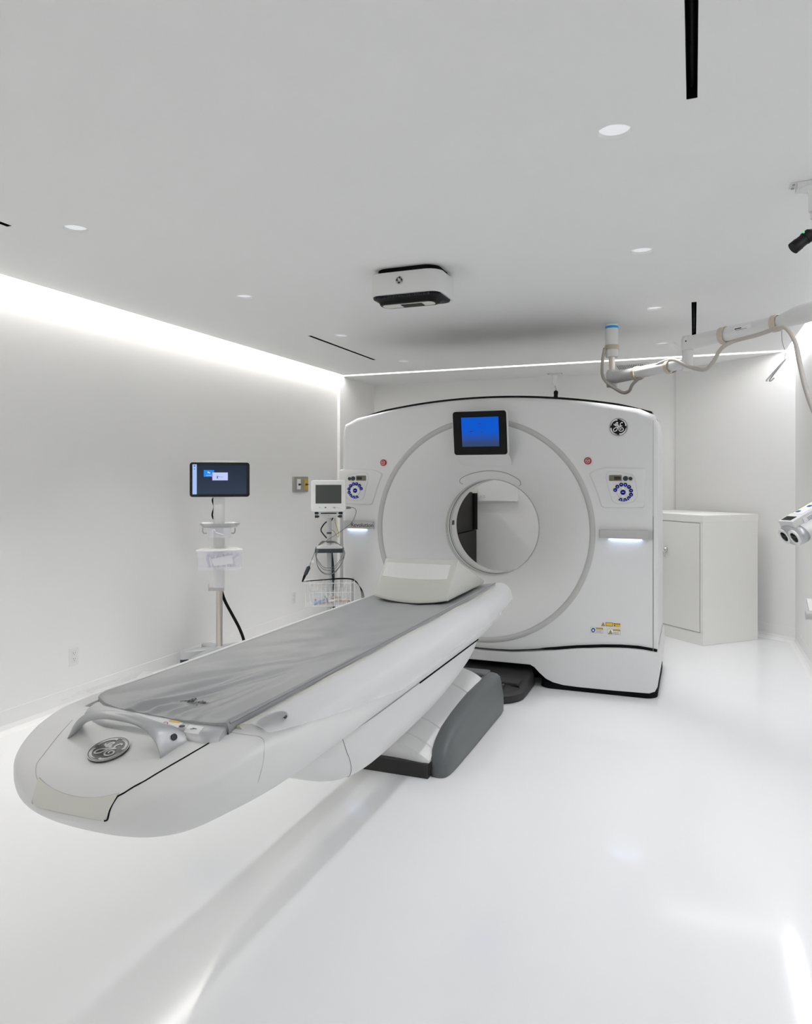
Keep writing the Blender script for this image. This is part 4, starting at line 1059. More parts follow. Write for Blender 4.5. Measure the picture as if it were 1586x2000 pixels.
bm = nb(); tube(bm, [Vector((el.x, el.y, 2.30)) + sd * 0.038 + du * 0.02, Vector((el.x, el.y, 2.30)) + sd * 0.0435 + du * 0.02], 0.005, 12); obj('pivot_pin', bm, M['ink'], ar)
# cable along the arm
rr_ = lambda p, o: (p[0] + o[0], p[1] + o[1], p[2] + o[2])
cab = [Vector((ax - 0.048, ay - 0.03, 2.41)), Vector((ax - 0.062, ay - 0.05, 2.30)), Vector((ax - 0.05, ay - 0.06, 2.18)), at_y(1212, 765, 5.45), at_y(1228, 764, 5.40), at_y(1236, 750, 5.36), at_y(1255, 733, 5.28), at_y(1285, 712, 5.12), at_y(1315, 703, 5.0), at_y(1345, 716, 4.83), at_y(1375, 722, 4.72), at_y(1392, 708, 4.66), at_y(1408, 682, 4.60), at_y(1432, 667, 4.55), at_y(1480, 654, 4.45), at_y(1522, 640, 4.33), at_y(1538, 643, 4.28), at_y(1553, 668, 4.22), at_y(1562, 710, 4.16), at_y(1574, 760, 4.10), at_y(1590, 805, 4.05), at_y(1612, 850, 4.0), Vector((end.x - 0.03, end.y, 1.58)), Vector((end.x - 0.02, end.y - 0.02, 1.50))]
bm = nb(); tube(bm, spline(cab, 8), 0.0115, 10)
obj('cable', bm, M['beigecord'], ar, smooth=True)
def strap(c, d, r, m, wd=0.03):
    d = d.normalized(); x, y = frame_of(d); n = 28
    bm = nb(); rings(bm, [[c + d * k + x * q * math.cos(2 * PI * j / n) + y * q * math.sin(2 * PI * j / n) for j in range(n)] for k, q in ((-wd / 2, r), (-wd / 2, r + 0.004), (wd / 2, r + 0.004), (wd / 2, r))], cap=False, loop=True)
    bmesh.ops.recalc_face_normals(bm, faces=bm.faces); return bm
for l_, c_, d_, r_ in (('post', Vector((ax, ay, 2.42)), Vector((0, 0, 1)), 0.048), ('a', hub + dv * 0.33, dv, 0.046), ('b', hub + dv * (el - hub).length * 0.80, dv, 0.042), ('c', e2.lerp(m2, 0.42), du, 0.047), ('d', e2.lerp(m2, 0.955), du, 0.044)):
    obj('fabric_strap', strap(c_ - Vector((0, 0, 0.004)), d_, r_, None, 0.034), M['tan'], ar, auto=40)
# wire with hook
wp = e2.lerp(m2, 0.965)
bm = nb()
a_ = [at_y(1527, 646, wp.y), at_y(1527, 660, wp.y), at_y(1528, 668, wp.y), at_y(1530, 675, wp.y), at_y(1533, 684, wp.y), at_y(1535, 690, wp.y), at_y(1532, 700, wp.y)]
tube(bm, spline(a_, 4), 0.0012, 6)
tube(bm, [at_y(1535 + 2.2 * math.cos(a), 696 + 6 * math.sin(a), wp.y) for a in [2 * PI * k / 14 for k in range(15)]], 0.0012, 6)
hk = thing('hook_on_wire', 'thin wire with pale double hook hanging from the ceiling arm', 'hook', tuple(a_[0]))
obj('wire', bm, M['slate'], hk)
bm = nb()
tube(bm, spline([at_y(1534, 702, wp.y), at_y(1520, 717, wp.y - .01), at_y(1503, 736, wp.y - .02), at_y(1497, 743, wp.y - .03), at_y(1498, 744, wp.y - 0.05)], 5), 0.0042, 8)
tube(bm, spline([at_y(1534, 702, wp.y), at_y(1520, 720, wp.y - .01), at_y(1506, 738, wp.y - .01), at_y(1503, 744, wp.y - .015), at_y(1507, 743, wp.y - .02), at_y(1512, 738, wp.y - .03)], 5), 0.0042, 8)
obj('double_hook', bm, M['ring'], hk, smooth=True)

# ---------------------------------------------------------------- small cameras under the ceiling
def small_cam(cx, cy, s, label, tilt):
    t = thing('ceiling_camera', label, 'camera', (cx, cy, ZC))
    bm = nb(); bx(bm, (cx - 0.085 * s, cy - 0.05 * s, ZC - 0.03 * s), (cx + 0.085 * s, cy + 0.05 * s, ZC - 0.0005), 0.002)
    obj('bracket', bm, M['white'], t)
    bm = nb(); bx(bm, (cx - 0.115 * s, cy - 0.04 * s, ZC - 0.004), (cx + 0.115 * s, cy + 0.04 * s, ZC - 0.0005))
    fl = obj('flange', bm, M['white'], t)
    bm = nb()
    for dx in (-0.10, 0.10):
        for dy in (-0.026, 0.026): cyl(bm, (cx + dx * s, cy + dy * s, ZC - 0.004), (cx + dx * s, cy + dy * s, ZC - 0.009), 0.007 * s, 12)
    obj('screws', bm, M['silver'], fl)
    bm = nb(); lathe(bm, cx, cy, [(0.026 * s, ZC - 0.15 * s), (0.028 * s, ZC - 0.145 * s), (0.028 * s, ZC - 0.07 * s), (0.034 * s, ZC - 0.04 * s), (0.07 * s, ZC - 0.031 * s)]); obj('stem', bm, M['white_gloss'], t, auto=40)
    bm = nb(); lathe(bm, cx, cy, [(0.016 * s, ZC - 0.19 * s), (0.020 * s, ZC - 0.185 * s), (0.020 * s, ZC - 0.148 * s)]); obj('collar', bm, M['chrome'], t, auto=40)
    d = Vector(tilt).normalized(); j0 = Vector((cx, cy, ZC - 0.19 * s)); j1 = j0 + Vector((0.01, 0, -0.05 * s))
    bm = nb(); tube(bm, [j0, j1, j1 + d * 0.04 * s], 0.008 * s, 10); obj('swivel', bm, M['silver'], t)
    p = j1 + d * 0.03 * s; bm = nb()
    tube(bm, [p, p + d * 0.012 * s, p + d * 0.015 * s, p + d * 0.05 * s, p + d * 0.052 * s, p + d * 0.085 * s, p + d * 0.088 * s, p + d * 0.125 * s], [0.022 * s, 0.030 * s, 0.033 * s, 0.033 * s, 0.030 * s, 0.030 * s, 0.032 * s, 0.032 * s], 24)
    bd = obj('camera_body', bm, M['black'], t, auto=40)
    return t, p, d, bd
k0 = at_z(1579, 372, ZC)
t_, p_, d_, bd_ = small_cam(0.432, 3.20, 0.74, 'black tube camera on white bracket at upper right corner of photo', (-0.62, -0.15, -0.52))
x_, y_ = frame_of(d_); q_ = p_ + d_ * 0.03 + Vector((-0.012, -0.024, 0.014)); 
bm = nb(); cyl(bm, q_, q_ + Vector((-0.002, -0.006, 0.002)), 0.004, 10); obj('status_light', bm, M['greenled'], bd_)
k1 = at_z(1087, 733, ZC)
small_cam(k1.x + 0.01, 7.98, 0.72, 'small black camera on white bracket above back of the scanner', (0.05, -0.45, -0.9))

# ---------------------------------------------------------------- contrast injector at the right edge
ij = thing('contrast_injector', 'white twin barrel injector head hanging at the right edge', 'injector', tuple(end))
f0 = Vector((0.425, 3.70, 1.19))
Fv = Vector(_ray(1550, 1042)).normalized(); Rv = Fv.cross(Vector((0, 0, 1))).normalized(); Uv = Rv.cross(Fv)
mv = Rv * 0.57 - Uv * 0.82; pv = (Rv * 0.82 + Uv * 0.57) * 0.44 - Fv * 0.9
av = (Rv * 0.82 + Uv * 0.57) * 0.9 + Fv * 0.44; xv = (mv * 0.33 + pv * 0.944).normalized(); yv = (pv * 0.33 - mv * 0.944).normalized()
f0 = at_y(1547, 1046, 3.70)
def IP(u, v, w_): return f0 + xv * u + yv * v + av * w_
def oval(ru, rv, w_, n=36): return [IP(ru * math.cos(a), rv * math.sin(a), w_) for a in [2 * PI * j / n for j in range(n)]]
RU, RV = 0.088, 0.050
bm = nb(); rings(bm, [oval(RU * .82, RV * .76, -0.012), oval(RU * .95, RV * .93, -0.006), oval(RU, RV, 0.006), oval(RU, RV, 0.028)]); bmesh.ops.recalc_face_normals(bm, faces=bm.faces)
hd_ = obj('front_rim', bm, M['silver'], ij, smooth=True)
bm = nb(); rings(bm, [oval(RU * .99, RV * .99, 0.028), oval(RU * 1.0, RV * 1.0, 0.10), oval(RU, RV, 0.36)]); bmesh.ops.recalc_face_normals(bm, faces=bm.faces)
obj('injector_body', bm, M['white'], ij, auto=40)
for s_ in (-1, 1):
    def cc(r, w_, n=26): return [IP(s_ * 0.038 + r * math.cos(a), r * math.sin(a), w_) for a in [2 * PI * j / n for j in range(n)]]
    bm = nb(); rings(bm, [cc(0.036, -0.006), cc(0.036, -0.016), cc(0.024, -0.016), cc(0.024, -0.006)], cap=False); bmesh.ops.recalc_face_normals(bm, faces=bm.faces)
    rr2 = obj('barrel_ring', bm, M['white_gloss'], ij, auto=40)
    bm = nb(); rings(bm, [cc(0.024, -0.0125), cc(0.024, -0.0135)]); bmesh.ops.recalc_face_normals(bm, faces=bm.faces); obj('barrel_socket', bm, M['black'], rr2)
    bm = nb(); 
    for a in (0.3, 2.4, 4.5): tube(bm, [IP(s_ * 0.038, 0, -0.0145), IP(s_ * 0.038 + 0.022 * math.cos(a), 0.022 * math.sin(a), -0.0145)], 0.003, 6)
    obj('barrel_claw', bm, M['slate'], rr2)
bm = nb(); prism(bm, [(-0.06, 0.02), (0.05, 0.02), (0.055, 0.072), (-0.055, 0.072)], lambda u, v: IP(u, v, 0.002), lambda u, v: IP(u, v, 0.34)); bev_all(bm, 0.003)
tp_ = obj('control_console', bm, M['white'], ij)
bm = nb(); prism(bm, [(-0.042, 0.012), (0.03, 0.012), (0.03, 0.045), (-0.042, 0.045)], lambda u, v: IP(u, 0.0722, v), lambda u, v: IP(u, 0.0735, v)); obj('dark_display', bm, M['black'], tp_)
bm = nb(); prism(bm, [(-0.047, 0.07), (0.035, 0.07), (0.035, 0.30), (-0.047, 0.30)], lambda u, v: IP(u, 0.0722, v), lambda u, v: IP(u, 0.0733, v)); kp = obj('keypad', bm, M['paper'], tp_)
for k, (u, v) in enumerate(((-0.02, 0.09), (-0.005, 0.14), (0.0, 0.19), (0.0, 0.24))):
    bm = nb(); prism(bm, rrect(u - 0.014, u + 0.014, v - 0.008, v + 0.008, 0.006), lambda a, b: IP(a, 0.0733, b), lambda a, b: IP(a, 0.0745, b)); obj('key', bm, M['navy'], kp)
bm = nb(); ribbon(bm, [IP(-0.045, 0.0734, 0.075), IP(-0.045, 0.0734, 0.295)], 0.006, 0.0005, yv); obj('green_edge', bm, mat('olive_print', (0.25, 0.33, 0.05), 0.5, noise=0.05), kp)
bm = nb(); prism(bm, [(0.03, 0.05), (0.062, 0.05), (0.062, 0.28), (0.03, 0.28)], lambda v, w_: IP(0.0545, v, w_), lambda v, w_: IP(0.0565, v, w_)); sl_ = obj('side_label', bm, M['paper'], tp_)
bm = nb()
for k in range(4): ribbon(bm, [IP(0.0566, 0.036 + 0.006 * k, 0.07 if k else 0.11), IP(0.0566, 0.036 + 0.006 * k, 0.27)], 0.002, 0.0003, xv)
obj('label_print', bm, M['navy'], sl_)
back = IP(0, 0, 0.36)
bm = nb(); tube(bm, spline([end + Vector((0, 0, -0.03)), Vector((end.x, end.y, 2.0)), Vector((end.x, end.y, 1.75)), Vector((back.x + 0.02, back.y + 0.03, back.z + 0.10)), IP(0, 0, 0.30)], 6), 0.022, 14); obj('drop_tube', bm, M['white'], ij, smooth=True)
# white wall mount low at the right edge
wm = thing('wall_bracket', 'small white pleated bracket on the right wall below the injector', 'bracket', (XR, 5.9, 0.7))
pw = at_x(1580, 1187, XR - 0.03)
u_ = Vector((0, -0.80, -0.5)).normalized(); v_ = Vector((0, -0.5, 0.8)).normalized()
for k, (o, th) in enumerate(((0.02, 0.05), (0.05, 0.035), (0.08, 0.03))):
    bm = nb(); c0_ = pw + v_ * (0.05 - o) + u_ * (-0.02 * k)
    prism(bm, [(-0.07, -0.012), (0.08, -0.012), (0.08, 0.012), (-0.055, 0.012)], lambda a, b: c0_ + u_ * a + v_ * b, lambda a, b: c0_ + u_ * a + v_ * b + Vector((-0.03 + 0.004 * k, 0, 0)))
    bm.transform(Matrix.Translation((0.02, 0, 0)))
    obj('fin', bm, M['white_gloss'], wm)
bm = nb(); tube(bm, [pw + Vector((0.03, -0.10, -0.04)), pw + Vector((-0.035, -0.10, -0.04))], 0.032, 24); obj('knob', bm, M['ring'], wm)

# ---------------------------------------------------------------- cabinet by the angled wall
ca = at_z(1373, 1262, 0); cbk = at_z(1479, 1249, 0); H_ = 1.235
fd = (at_z(1296, 1241, 0) - ca).normalized(); dd = Vector((-fd.y, fd.x, 0)); dd = dd if dd.y > 0 else -dd
Dp = (cbk - ca).dot(dd); Wd = 0.98
cb_ = thing('steel_cabinet', 'waist high cream metal cabinet standing behind right of the scanner', 'cabinet', tuple(ca))
def K(u, v, z): return ca + fd * u + dd * v + Vector((0, 0, z))
def kbox(u0, u1, v0, v1, z0, z1, bev=0.0):
    bm = nb(); prism(bm, [(u0, v0), (u1, v0), (u1, v1), (u0, v1)], lambda u, v: K(u, v, z0), lambda u, v: K(u, v, z1))
    if bev: bev_all(bm, bev)
    return bm
zt_ = EYE - (1007 - HZY) / FOC * ((ca.x * -_s + ca.y * _c))
obj('body', kbox(0, Wd, 0.0, Dp, 0, zt_, 0.003), M['cream'], cb_)
obj('top', kbox(-0.002, Wd + 0.002, -0.004, Dp, zt_ - 0.062, zt_ + 0.001, 0.002), M['cream'], cb_)
obj('plinth_panel', kbox(0, Wd, -0.004, 0.0, 0.0, 0.105), M['cream'], cb_)
for u0, u1 in ((0.035, 0.485), (0.495, 0.945)):
    g_ = obj('door_gap', kbox(u0 - 0.003, u1 + 0.003, -0.001, 0.001, 0.108, zt_ - 0.066), M['seam'], cb_)
    d_ = obj('door', kbox(u0, u1, -0.008, -0.001, 0.113, zt_ - 0.071, 0.001), M['cream'], cb_)
    if u0 < 0.1:
        bm = nb(); c1 = K(u1 - 0.045, -0.008, 0.80); tube(bm, [c1, c1 - dd * 0.012, c1 - dd * 0.02], [0.022, 0.022, 0.012], 20); tube(bm, [c1 - dd * 0.02, c1 - dd * 0.03 - Vector((0, 0, 0.01)), c1 - dd * 0.04 - fd * 0.035 - Vector((0, 0, 0.07))], 0.008, 10)
        obj('handle', bm, M['chrome'], d_, smooth=True)

# ---------------------------------------------------------------- seen through the bore
rk = thing('equipment_rack', 'tall charcoal equipment cabinets seen through the scanner bore', 'equipment cabinet', (-2.65, 7.6, 0))
obj('lower_unit', box((-3.0, 7.0, 0.02), (-2.31, 8.12, 0.862), 0.004), M['rack'], rk)
obj('upper_unit', box((-3.0, 7.0, 0.870), (-2.33, 8.02, 1.30), 0.004), M['rack'], rk)
obj('cable_duct', box((-2.40, 8.03, 0.870), (-2.305, 8.14, 1.285)), M['blackmat'], rk)
obj('plinth', box((-2.96, 7.04, 0), (-2.35, 8.1, 0.02)), M['blackmat'], rk)
wb = thing('wall_box', 'flat white box on back wall seen through the scanner bore', 'electrical box', (-2.08, YBACK, 1.4))
p0 = at_y(934, 979, 8.12); p1 = at_y(1010, 980, 8.12)
obj('box_body', box((p0.x, 8.12, 1.195), (p1.x, YBACK - 0.0005, 1.62), 0.004), M['white_gloss'], wb)
bm = nb()
for k in range(2): bx(bm, (p0.x + 0.055, 8.1185, 1.235 + 0.018 * k), (p0.x + 0.085, 8.1202, 1.238 + 0.018 * k))
obj('fine_print', bm, M['seam'], wb)
obj('label', box((p0.x + 0.02, 8.118, 1.23), (p0.x + 0.048, 8.1202, 1.258)), M['lip'], wb)

# ---------------------------------------------------------------- wall plates on the left wall
sw = thing('switch_plate', 'grey double switch plate with white and yellow inserts on left wall', 'switch', (XL, 6.43, 1.39))
a0 = at_x(571.3, 932, XL); a1 = at_x(599, 962, XL)
obj('plate', box((XL + 0.0005, a0.y, 1.318), (XL + 0.020, a1.y, 1.472), 0.005), M['plate'], sw)
ly = a1.y - a0.y
for k, m in ((0.31, 'paper'), (0.81, 'mustard')):
    yy = a0.y + ly * k
    ins = obj('insert', box((XL + 0.0195, yy - ly * .125, 1.345), (XL + 0.022, yy + ly * .125, 1.447)), M[m], sw)
    bm = nb(); tube(bm, [(XL + 0.021, yy, 1.393), (XL + 0.028, yy, 1.393), (XL + 0.048, yy, 1.393)], [0.012, 0.011, 0.006], 14); obj('key_switch', bm, M['slate'], ins)
def outlet(py0, z0, label, y=None):
    o = thing('wall_outlet', label, 'outlet', (XL, y, z0), 'white outlets low on the left wall')
    obj('cover_plate', box((XL + 0.0005, y - 0.036, z0 - 0.058), (XL + 0.006, y + 0.036, z0 + 0.058), 0.002), M['white_gloss'], o)
    obj('socket_edge', box((XL + 0.0058, y - 0.0180, z0 - 0.0345), (XL + 0.0062, y + 0.0180, z0 + 0.0345)), M['seam_soft'], o)
    obj('socket_face', box((XL + 0.006, y - 0.0165, z0 - 0.033), (XL + 0.0068, y + 0.0165, z0 + 0.033)), M['white_gloss'], o)
    bm = nb()
    for dz in (-0.018, 0.018):
        for dy in (-0.007, 0.007): bx(bm, (XL + 0.0066, y + dy - 0.001, z0 + dz), (XL + 0.0073, y + dy + 0.001, z0 + dz + 0.009))
        cyl(bm, (XL + 0.0066, y, z0 + dz - 0.006), (XL + 0.0074, y, z0 + dz - 0.006), 0.0025, 10)
    obj('socket_slots', bm, M['ink'], o)
q0 = at_x(143.5, 1282, XL); outlet(0, q0.z, 'white wall outlet at lower left of photo, left of monitor stand', q0.y)
q0 = at_x(573, 1167, XL); outlet(0, q0.z, 'small white wall outlet between the two monitor stands', q0.y)

# ---------------------------------------------------------------- wheeled monitor stand (left)
def at_az(px, py, P, dy):        # point on a plane square to the sight line of a stand, in the stand's own unturned frame
    n = Vector((P[0], P[1])); L = n.length; n = n / L; r = _ray(px, py)
    t = (L + dy) / (n.x * r[0] + n.y * r[1]); u = n.y * (r[0] * t - P[0]) - n.x * (r[1] * t - P[1])
    return Vector((P[0] + u, P[1] + dy, EYE + r[2] * t))
def turn(o, P):                  # turn a thing about the pole of its stand so that it faces the eye
    T_ = Matrix.Translation((P[0], P[1], 0)); o.matrix_world = T_ @ Matrix.Rotation(math.atan2(-P[0], P[1]), 4, 'Z') @ T_.inverted() @ Matrix.Translation(o.location)
Y1 = 4.60
X1 = at_y(428, 1100, Y1).x
def A(px, py, dy=0.0): return at_az(px, py, (X1, Y1), dy)
ms = thing('monitor_stand', 'rolling stand with wide black touchscreen and clear bins by left wall', 'monitor stand', (X1, Y1, 0))
tl, br = A(370.5, 903, -.075), A(487.5, 970, -.075)
obj('monitor_housing', prism_y(rrect(tl.x - .003, br.x + .003, br.z - .003, tl.z + .004, 0.022), Y1 - 0.07, Y1 - 0.035), M['white'], ms)
obj('top_camera', box((A(392, 903, -.06).x, Y1 - 0.068, tl.z + 0.002), (A(465, 903, -.06).x, Y1 - 0.04, tl.z + 0.012), 0.002), M['white'], ms)
sf = obj('bezel', prism_y(rrect(tl.x, br.x, br.z, tl.z, 0.02), Y1 - 0.075, Y1 - 0.069), mat('glossy_black_glass', (0.006, 0.006, 0.006), 0.05), ms)
s0, s1 = A(376, 908.5, -.076), A(481.5, 965, -.076)
sc_ = obj('screen', box((s0.x, Y1 - 0.0762, s1.z), (s1.x, Y1 - 0.0745, s0.z)), M['dark_screen'], ms)
def scr(x0, y0, x1, y1): 
    return A(360 + x0 / 11.33, 890 + y0 / 11.33, -.077), A(360 + x1 / 11.33, 890 + y1 / 11.33, -.077)
for (x0, y0, x1, y1), m, nm, o in (((180, 192, 275, 855), 'tile_side', 'side_strip', 0.0768), ((430, 318, 660, 467), 'tile_blue', 'blue_tile', 0.0768), ((614, 374, 622, 546), 'magenta', 'tile_edge', 0.0775), ((622, 372, 963, 546), 'tile_pale', 'pale_tile', 0.0775)):
    p, q = scr(x0, y0, x1, y1); obj(nm, box((p.x, Y1 - o, q.z), (q.x, Y1 - o + 0.001, p.z)), M[m], sc_)
for (x0, y0, x1, y1), m, o in (((515, 352, 548, 384), 'paper', 0.0775), ((545, 370, 576, 398), 'paper', 0.0775), ((485, 430, 602, 441), 'tile_pale', 0.0775), ((722, 446, 742, 506), 'navy', 0.0782), ((758, 454, 770, 470), 'navy', 0.0782), ((788, 452, 816, 490), 'tile_side', 0.0782), ((824, 452, 856, 490), 'tile_side', 0.0782), ((207, 215, 242, 240), 'navy', 0.0775), ((216, 285, 236, 305), 'navy', 0.0775)):
    p, q = scr(x0, y0, x1, y1); obj('screen_icon', box((p.x, Y1 - o, q.z), (q.x, Y1 - o + 0.001, p.z)), M[m], sc_)
# column
colr = (A(438.5, 1000).x - A(415.5, 1000).x) / 2 * 0.97
ztop_, zb1 = A(428, 975).z + 0.05, A(428, 1153).z
bm = nb()
prism_z(rrect(X1 - colr, X1 + colr, Y1 - 0.035, Y1 + 0.045, 0.03, 6), zb1 + 0.022, ztop_, bm); obj('column', bm, M['white'], ms, auto=40)
obj('column_collar', prism_z(rrect(X1 - colr - .001, X1 + colr - .004, Y1 - 0.036, Y1 + 0.045, 0.03, 6), zb1, zb1 + 0.024), M['ring'], ms)
obj('monitor_arm', box((X1 - 0.04, Y1 - 0.04, A(428, 960).z), (X1 + 0.04, Y1 + 0.02, A(428, 925).z), 0.004), M['white'], ms)
z0_ = 0.20
bm = nb(); cyl(bm, (X1 + 0.002, Y1, z0_ - 0.05), (X1 + 0.002, Y1, zb1 + 0.01), 0.0235); obj('steel_pole', bm, M['steel'], ms, auto=40)
# tray with small bin and hooks
ty = A(430, 1024)
bm = nb(); lv = []
for z, k in ((ty.z - 0.018, 0.80), (ty.z - 0.016, 0.84), (ty.z + 0.010, 0.99), (ty.z + 0.014, 1.0), (ty.z + 0.012, 0.97), (ty.z + 0.0, 0.85)):
    hx, hy = (A(470, 1024, -.08).x - A(389.5, 1024, -.08).x) / 2 * k, 0.09 * k; XT = A(429.7, 1024, -.08).x; lv.append([Vector((x, y, z)) for x, y in rrect(XT - hx, XT + hx, Y1 - 0.05 - hy, Y1 - 0.05 + hy, 0.05 * k, 6)])
rings(bm, lv); bmesh.ops.recalc_face_normals(bm, faces=bm.faces); obj('tray', bm, M['silver'], ms, auto=40)
def openbin(x0, x1, y0, y1, z0, z1, th=0.003, tap=0.9):
    bm = nb(); cx, cy = (x0 + x1) / 2, (y0 + y1) / 2
    def sq_(k, z, i): hx, hy = (x1 - x0) / 2 * k - i, (y1 - y0) / 2 * k - i; return [Vector((x, y, z)) for x, y in rrect(cx - hx, cx + hx, cy - hy, cy + hy, 0.02, 4)]
    rings(bm, [sq_(tap, z0, 0), sq_(1, z1, 0), sq_(1, z1, th), sq_(tap, z0 + th, th)]); bmesh.ops.recalc_face_normals(bm, faces=bm.faces); return bm
b0, b1 = A(406, 1031, -.15), A(452, 1050, -.15)
bn = obj('small_clear_bin', openbin(b0.x, b1.x, Y1 - 0.16, Y1 - 0.045, b1.z, b0.z, tap=0.94), M['binclear'], ms)
bm = nb(); tube(bm, [A(421, 1040, -0.161), A(437, 1045, -0.161)], 0.003, 8); tube(bm, [A(414, 1036, -.161), A(419, 1034, -.161), A(420, 1038, -.161)], 0.003, 8); obj('latch', bm, M['paper'], bn)
for pts in ([(396, 1031), (396, 1038), (399, 1042), (404, 1041)], [(459, 1031), (459, 1038), (456, 1042), (452, 1041)]):
    bm = nb(); tube(bm, spline([A(x, y, -0.06) for x, y in pts], 5), 0.004, 8); obj('cable_hook', bm, M['silver'], ms, smooth=True)
# big clear bin with lid
c0, c1 = A(384, 1077, -.20), A(473, 1111, -.20)
bb = obj('clear_bin', openbin(c0.x, c1.x, Y1 - 0.22, Y1 - 0.055, c1.z, c0.z, tap=0.96), M['binclear'], ms)
lz = c0.z
bm = nb(); prism_z([(c0.x - 0.004, Y1 - 0.20), (c0.x + 0.05, Y1 - 0.225), (c1.x - 0.05, Y1 - 0.225), (c1.x + 0.004, Y1 - 0.20), (c1.x - 0.04, Y1 - 0.04), (X1 + 0.06, Y1 + 0.03), (X1 - 0.06, Y1 + 0.03), (c0.x + 0.04, Y1 - 0.04)], lz - 0.002, lz + 0.010, bm); bev_all(bm, 0.002); obj('bin_lid', bm, M['white_gloss'], ms)
bm = nb(); prism(bm, [(0, 0), (0.145, 0.028), (0.155, -0.035), (0.02, -0.05)], lambda a, b: Vector((c0.x + 0.10 + a, Y1 - 0.20, c1.z + 0.075 + b)), lambda a, b: Vector((c0.x + 0.10 + a, Y1 - 0.198, c1.z + 0.075 + b)))
tag(obj('folded_leaflet', bm, M['paper']), 'small white printed leaflet inside the clear bin of the monitor stand', 'leaflet')
random.seed(3); bm = nb()
for k in range(9):
    xx = c0.x + 0.09 + 0.022 * k
    tube(bm, spline([(xx, Y1 - 0.15, c1.z + 0.012), (xx + 0.03 * random.uniform(-1, 1), Y1 - 0.16 + 0.02 * random.random(), c1.z + 0.07), (xx + 0.04 * random.uniform(-1, 1), Y1 - 0.14, c1.z + 0.105)], 5), 0.010, 7)
tag(obj('plastic_bag', bm, clear('lilac_bag', (0.55, 0.53, 0.72), 0.45, 0.2), smooth=True), 'crumpled lilac plastic bag inside the clear bin of the monitor stand', 'plastic bag')
bm = nb(); bx(bm, (A(407, 1140).x, Y1 - 0.01, zb1 + 0.0), (A(408.4, 1140).x, Y1 + 0.01, A(428, 1140).z)); bx(bm, (A(407, 1140).x, Y1 - 0.01, zb1 + 0.0), (X1 - colr + 0.005, Y1 + 0.01, zb1 + 0.022)); obj('side_hook', bm, M['ring'], ms)
# cables
bm = nb(); tube(bm, spline([A(431, 1150, .03), A(440, 1175, .04), A(455, 1203, .06), (A(468, 1228, .05)), A(477, 1254, .03), A(481, 1290, 0.0), A(482, 1330, 0)], 6), 0.0115, 10); obj('power_cable', bm, M['blackcord'], ms, smooth=True)
bm = nb(); tube(bm, spline([A(417, 972, .03), A(415, 978, .03), A(418, 990, .04), A(414.5, 1005, .03), A(417, 1014, .03)], 6), 0.006, 8); obj('signal_cable', bm, M['blackcord'], ms, smooth=True)
# star base with castors
legs = [(-0.27, 0.02), (0.17, 0.20), (-0.17, -0.24), (0.25, -0.10), (-0.10, 0.25)]
bm = nb(); lathe(bm, X1 + 0.002, Y1, [(0.06, 0.11), (0.065, 0.15), (0.05, 0.175), (0.035, 0.20), (0.03, 0.205)]); obj('base_hub', bm, M['silver'], ms, auto=40)
for lx, ly_ in legs:
    d_ = Vector((lx, ly_, 0)); L_ = d_.length; d_.normalize(); n_ = Vector((-d_.y, d_.x, 0)); o_ = Vector((X1, Y1, 0))
    bm = nb(); rs = []
    for t_, wv, z0, z1 in ((0.02, .05, .13, .200), (0.3, .045, .13, .196), (0.7, .042, .125, .188), (0.95, .040, .12, .182), (1.03, .030, .12, .172)):
        c_ = o_ + d_ * L_ * t_; rs.append([c_ + n_ * wv + Vector((0, 0, z0)), c_ + n_ * wv + Vector((0, 0, z1 - .01)), c_ + n_ * wv * .7 + Vector((0, 0, z1)), c_ - n_ * wv * .7 + Vector((0, 0, z1)), c_ - n_ * wv + Vector((0, 0, z1 - .01)), c_ - n_ * wv + Vector((0, 0, z0))])
    rings(bm, rs); bmesh.ops.recalc_face_normals(bm, faces=bm.faces); lg = obj('base_leg', bm, M['silver'], ms, auto=40)
    c_ = o_ + d_ * L_ * 0.92
    bm = nb(); tube(bm, [c_ - n_ * 0.028 + Vector((0, 0, 0.045)), c_ + n_ * 0.028 + Vector((0, 0, 0.045))], 0.0445, 20); bx(bm, c_ + Vector((-.03, -.03, .07)), c_ + Vector((.03, .03, .125)), 0.01)
    obj('castor', bm, M['slate'], lg, auto=40)

for o in [ms] + [o for o in bpy.data.objects if o.name in ('folded_leaflet', 'plastic_bag')]: turn(o, (X1, Y1))
# ---------------------------------------------------------------- vital signs monitor on pole
n_before = set(o.name for o in bpy.data.objects)
Y2 = 4.85
X2 = at_y(643, 1100, Y2).x
def B(px, py, dy=0.0): return at_az(px, py, (X2, Y2), dy)
vs = thing('vital_signs_stand', 'pole stand with white vital signs monitor left of the scanner', 'medical monitor', (X2, Y2, 0))
def bc(x, y, dy=0.0): return B(580 + x / 9.91, 920 + y / 9.91, dy)
def bc2(x, y, dy=0.0): return B(580 + x / 9.91, 1040 + y / 9.91, dy)
a0, a1 = bc(272, 180, -.1), bc(950, 788, -.1)
mh = obj('monitor_case', bev_all(prism_y(rrect(a0.x, a1.x, a1.z, a0.z, 0.018), Y2 - 0.10, Y2 + 0.03), 0.006), M['white_gloss'], vs)
a0, a1 = bc(360, 268, -.1), bc(861, 627, -.1)
obj('dark_screen', box((a0.x, Y2 - 0.1012, a1.z), (a1.x, Y2 - 0.099, a0.z)), M['screenoff'], mh)
p = bc(475, 714, -.1); bm = nb(); cyl(bm, (p.x, Y2 - 0.099, p.z), (p.x, Y2 - 0.103, p.z), 0.003, 12); obj('green_light', bm, M['greenled'], mh)
for x in (440, 553): p = bc(x, 705, -.1); obj('soft_key', box((p.x - 0.005, Y2 - 0.1025, p.z - 0.004), (p.x + 0.005, Y2 - 0.0995, p.z + 0.004)), M['ring'] if x < 500 else M['slate'], mh)
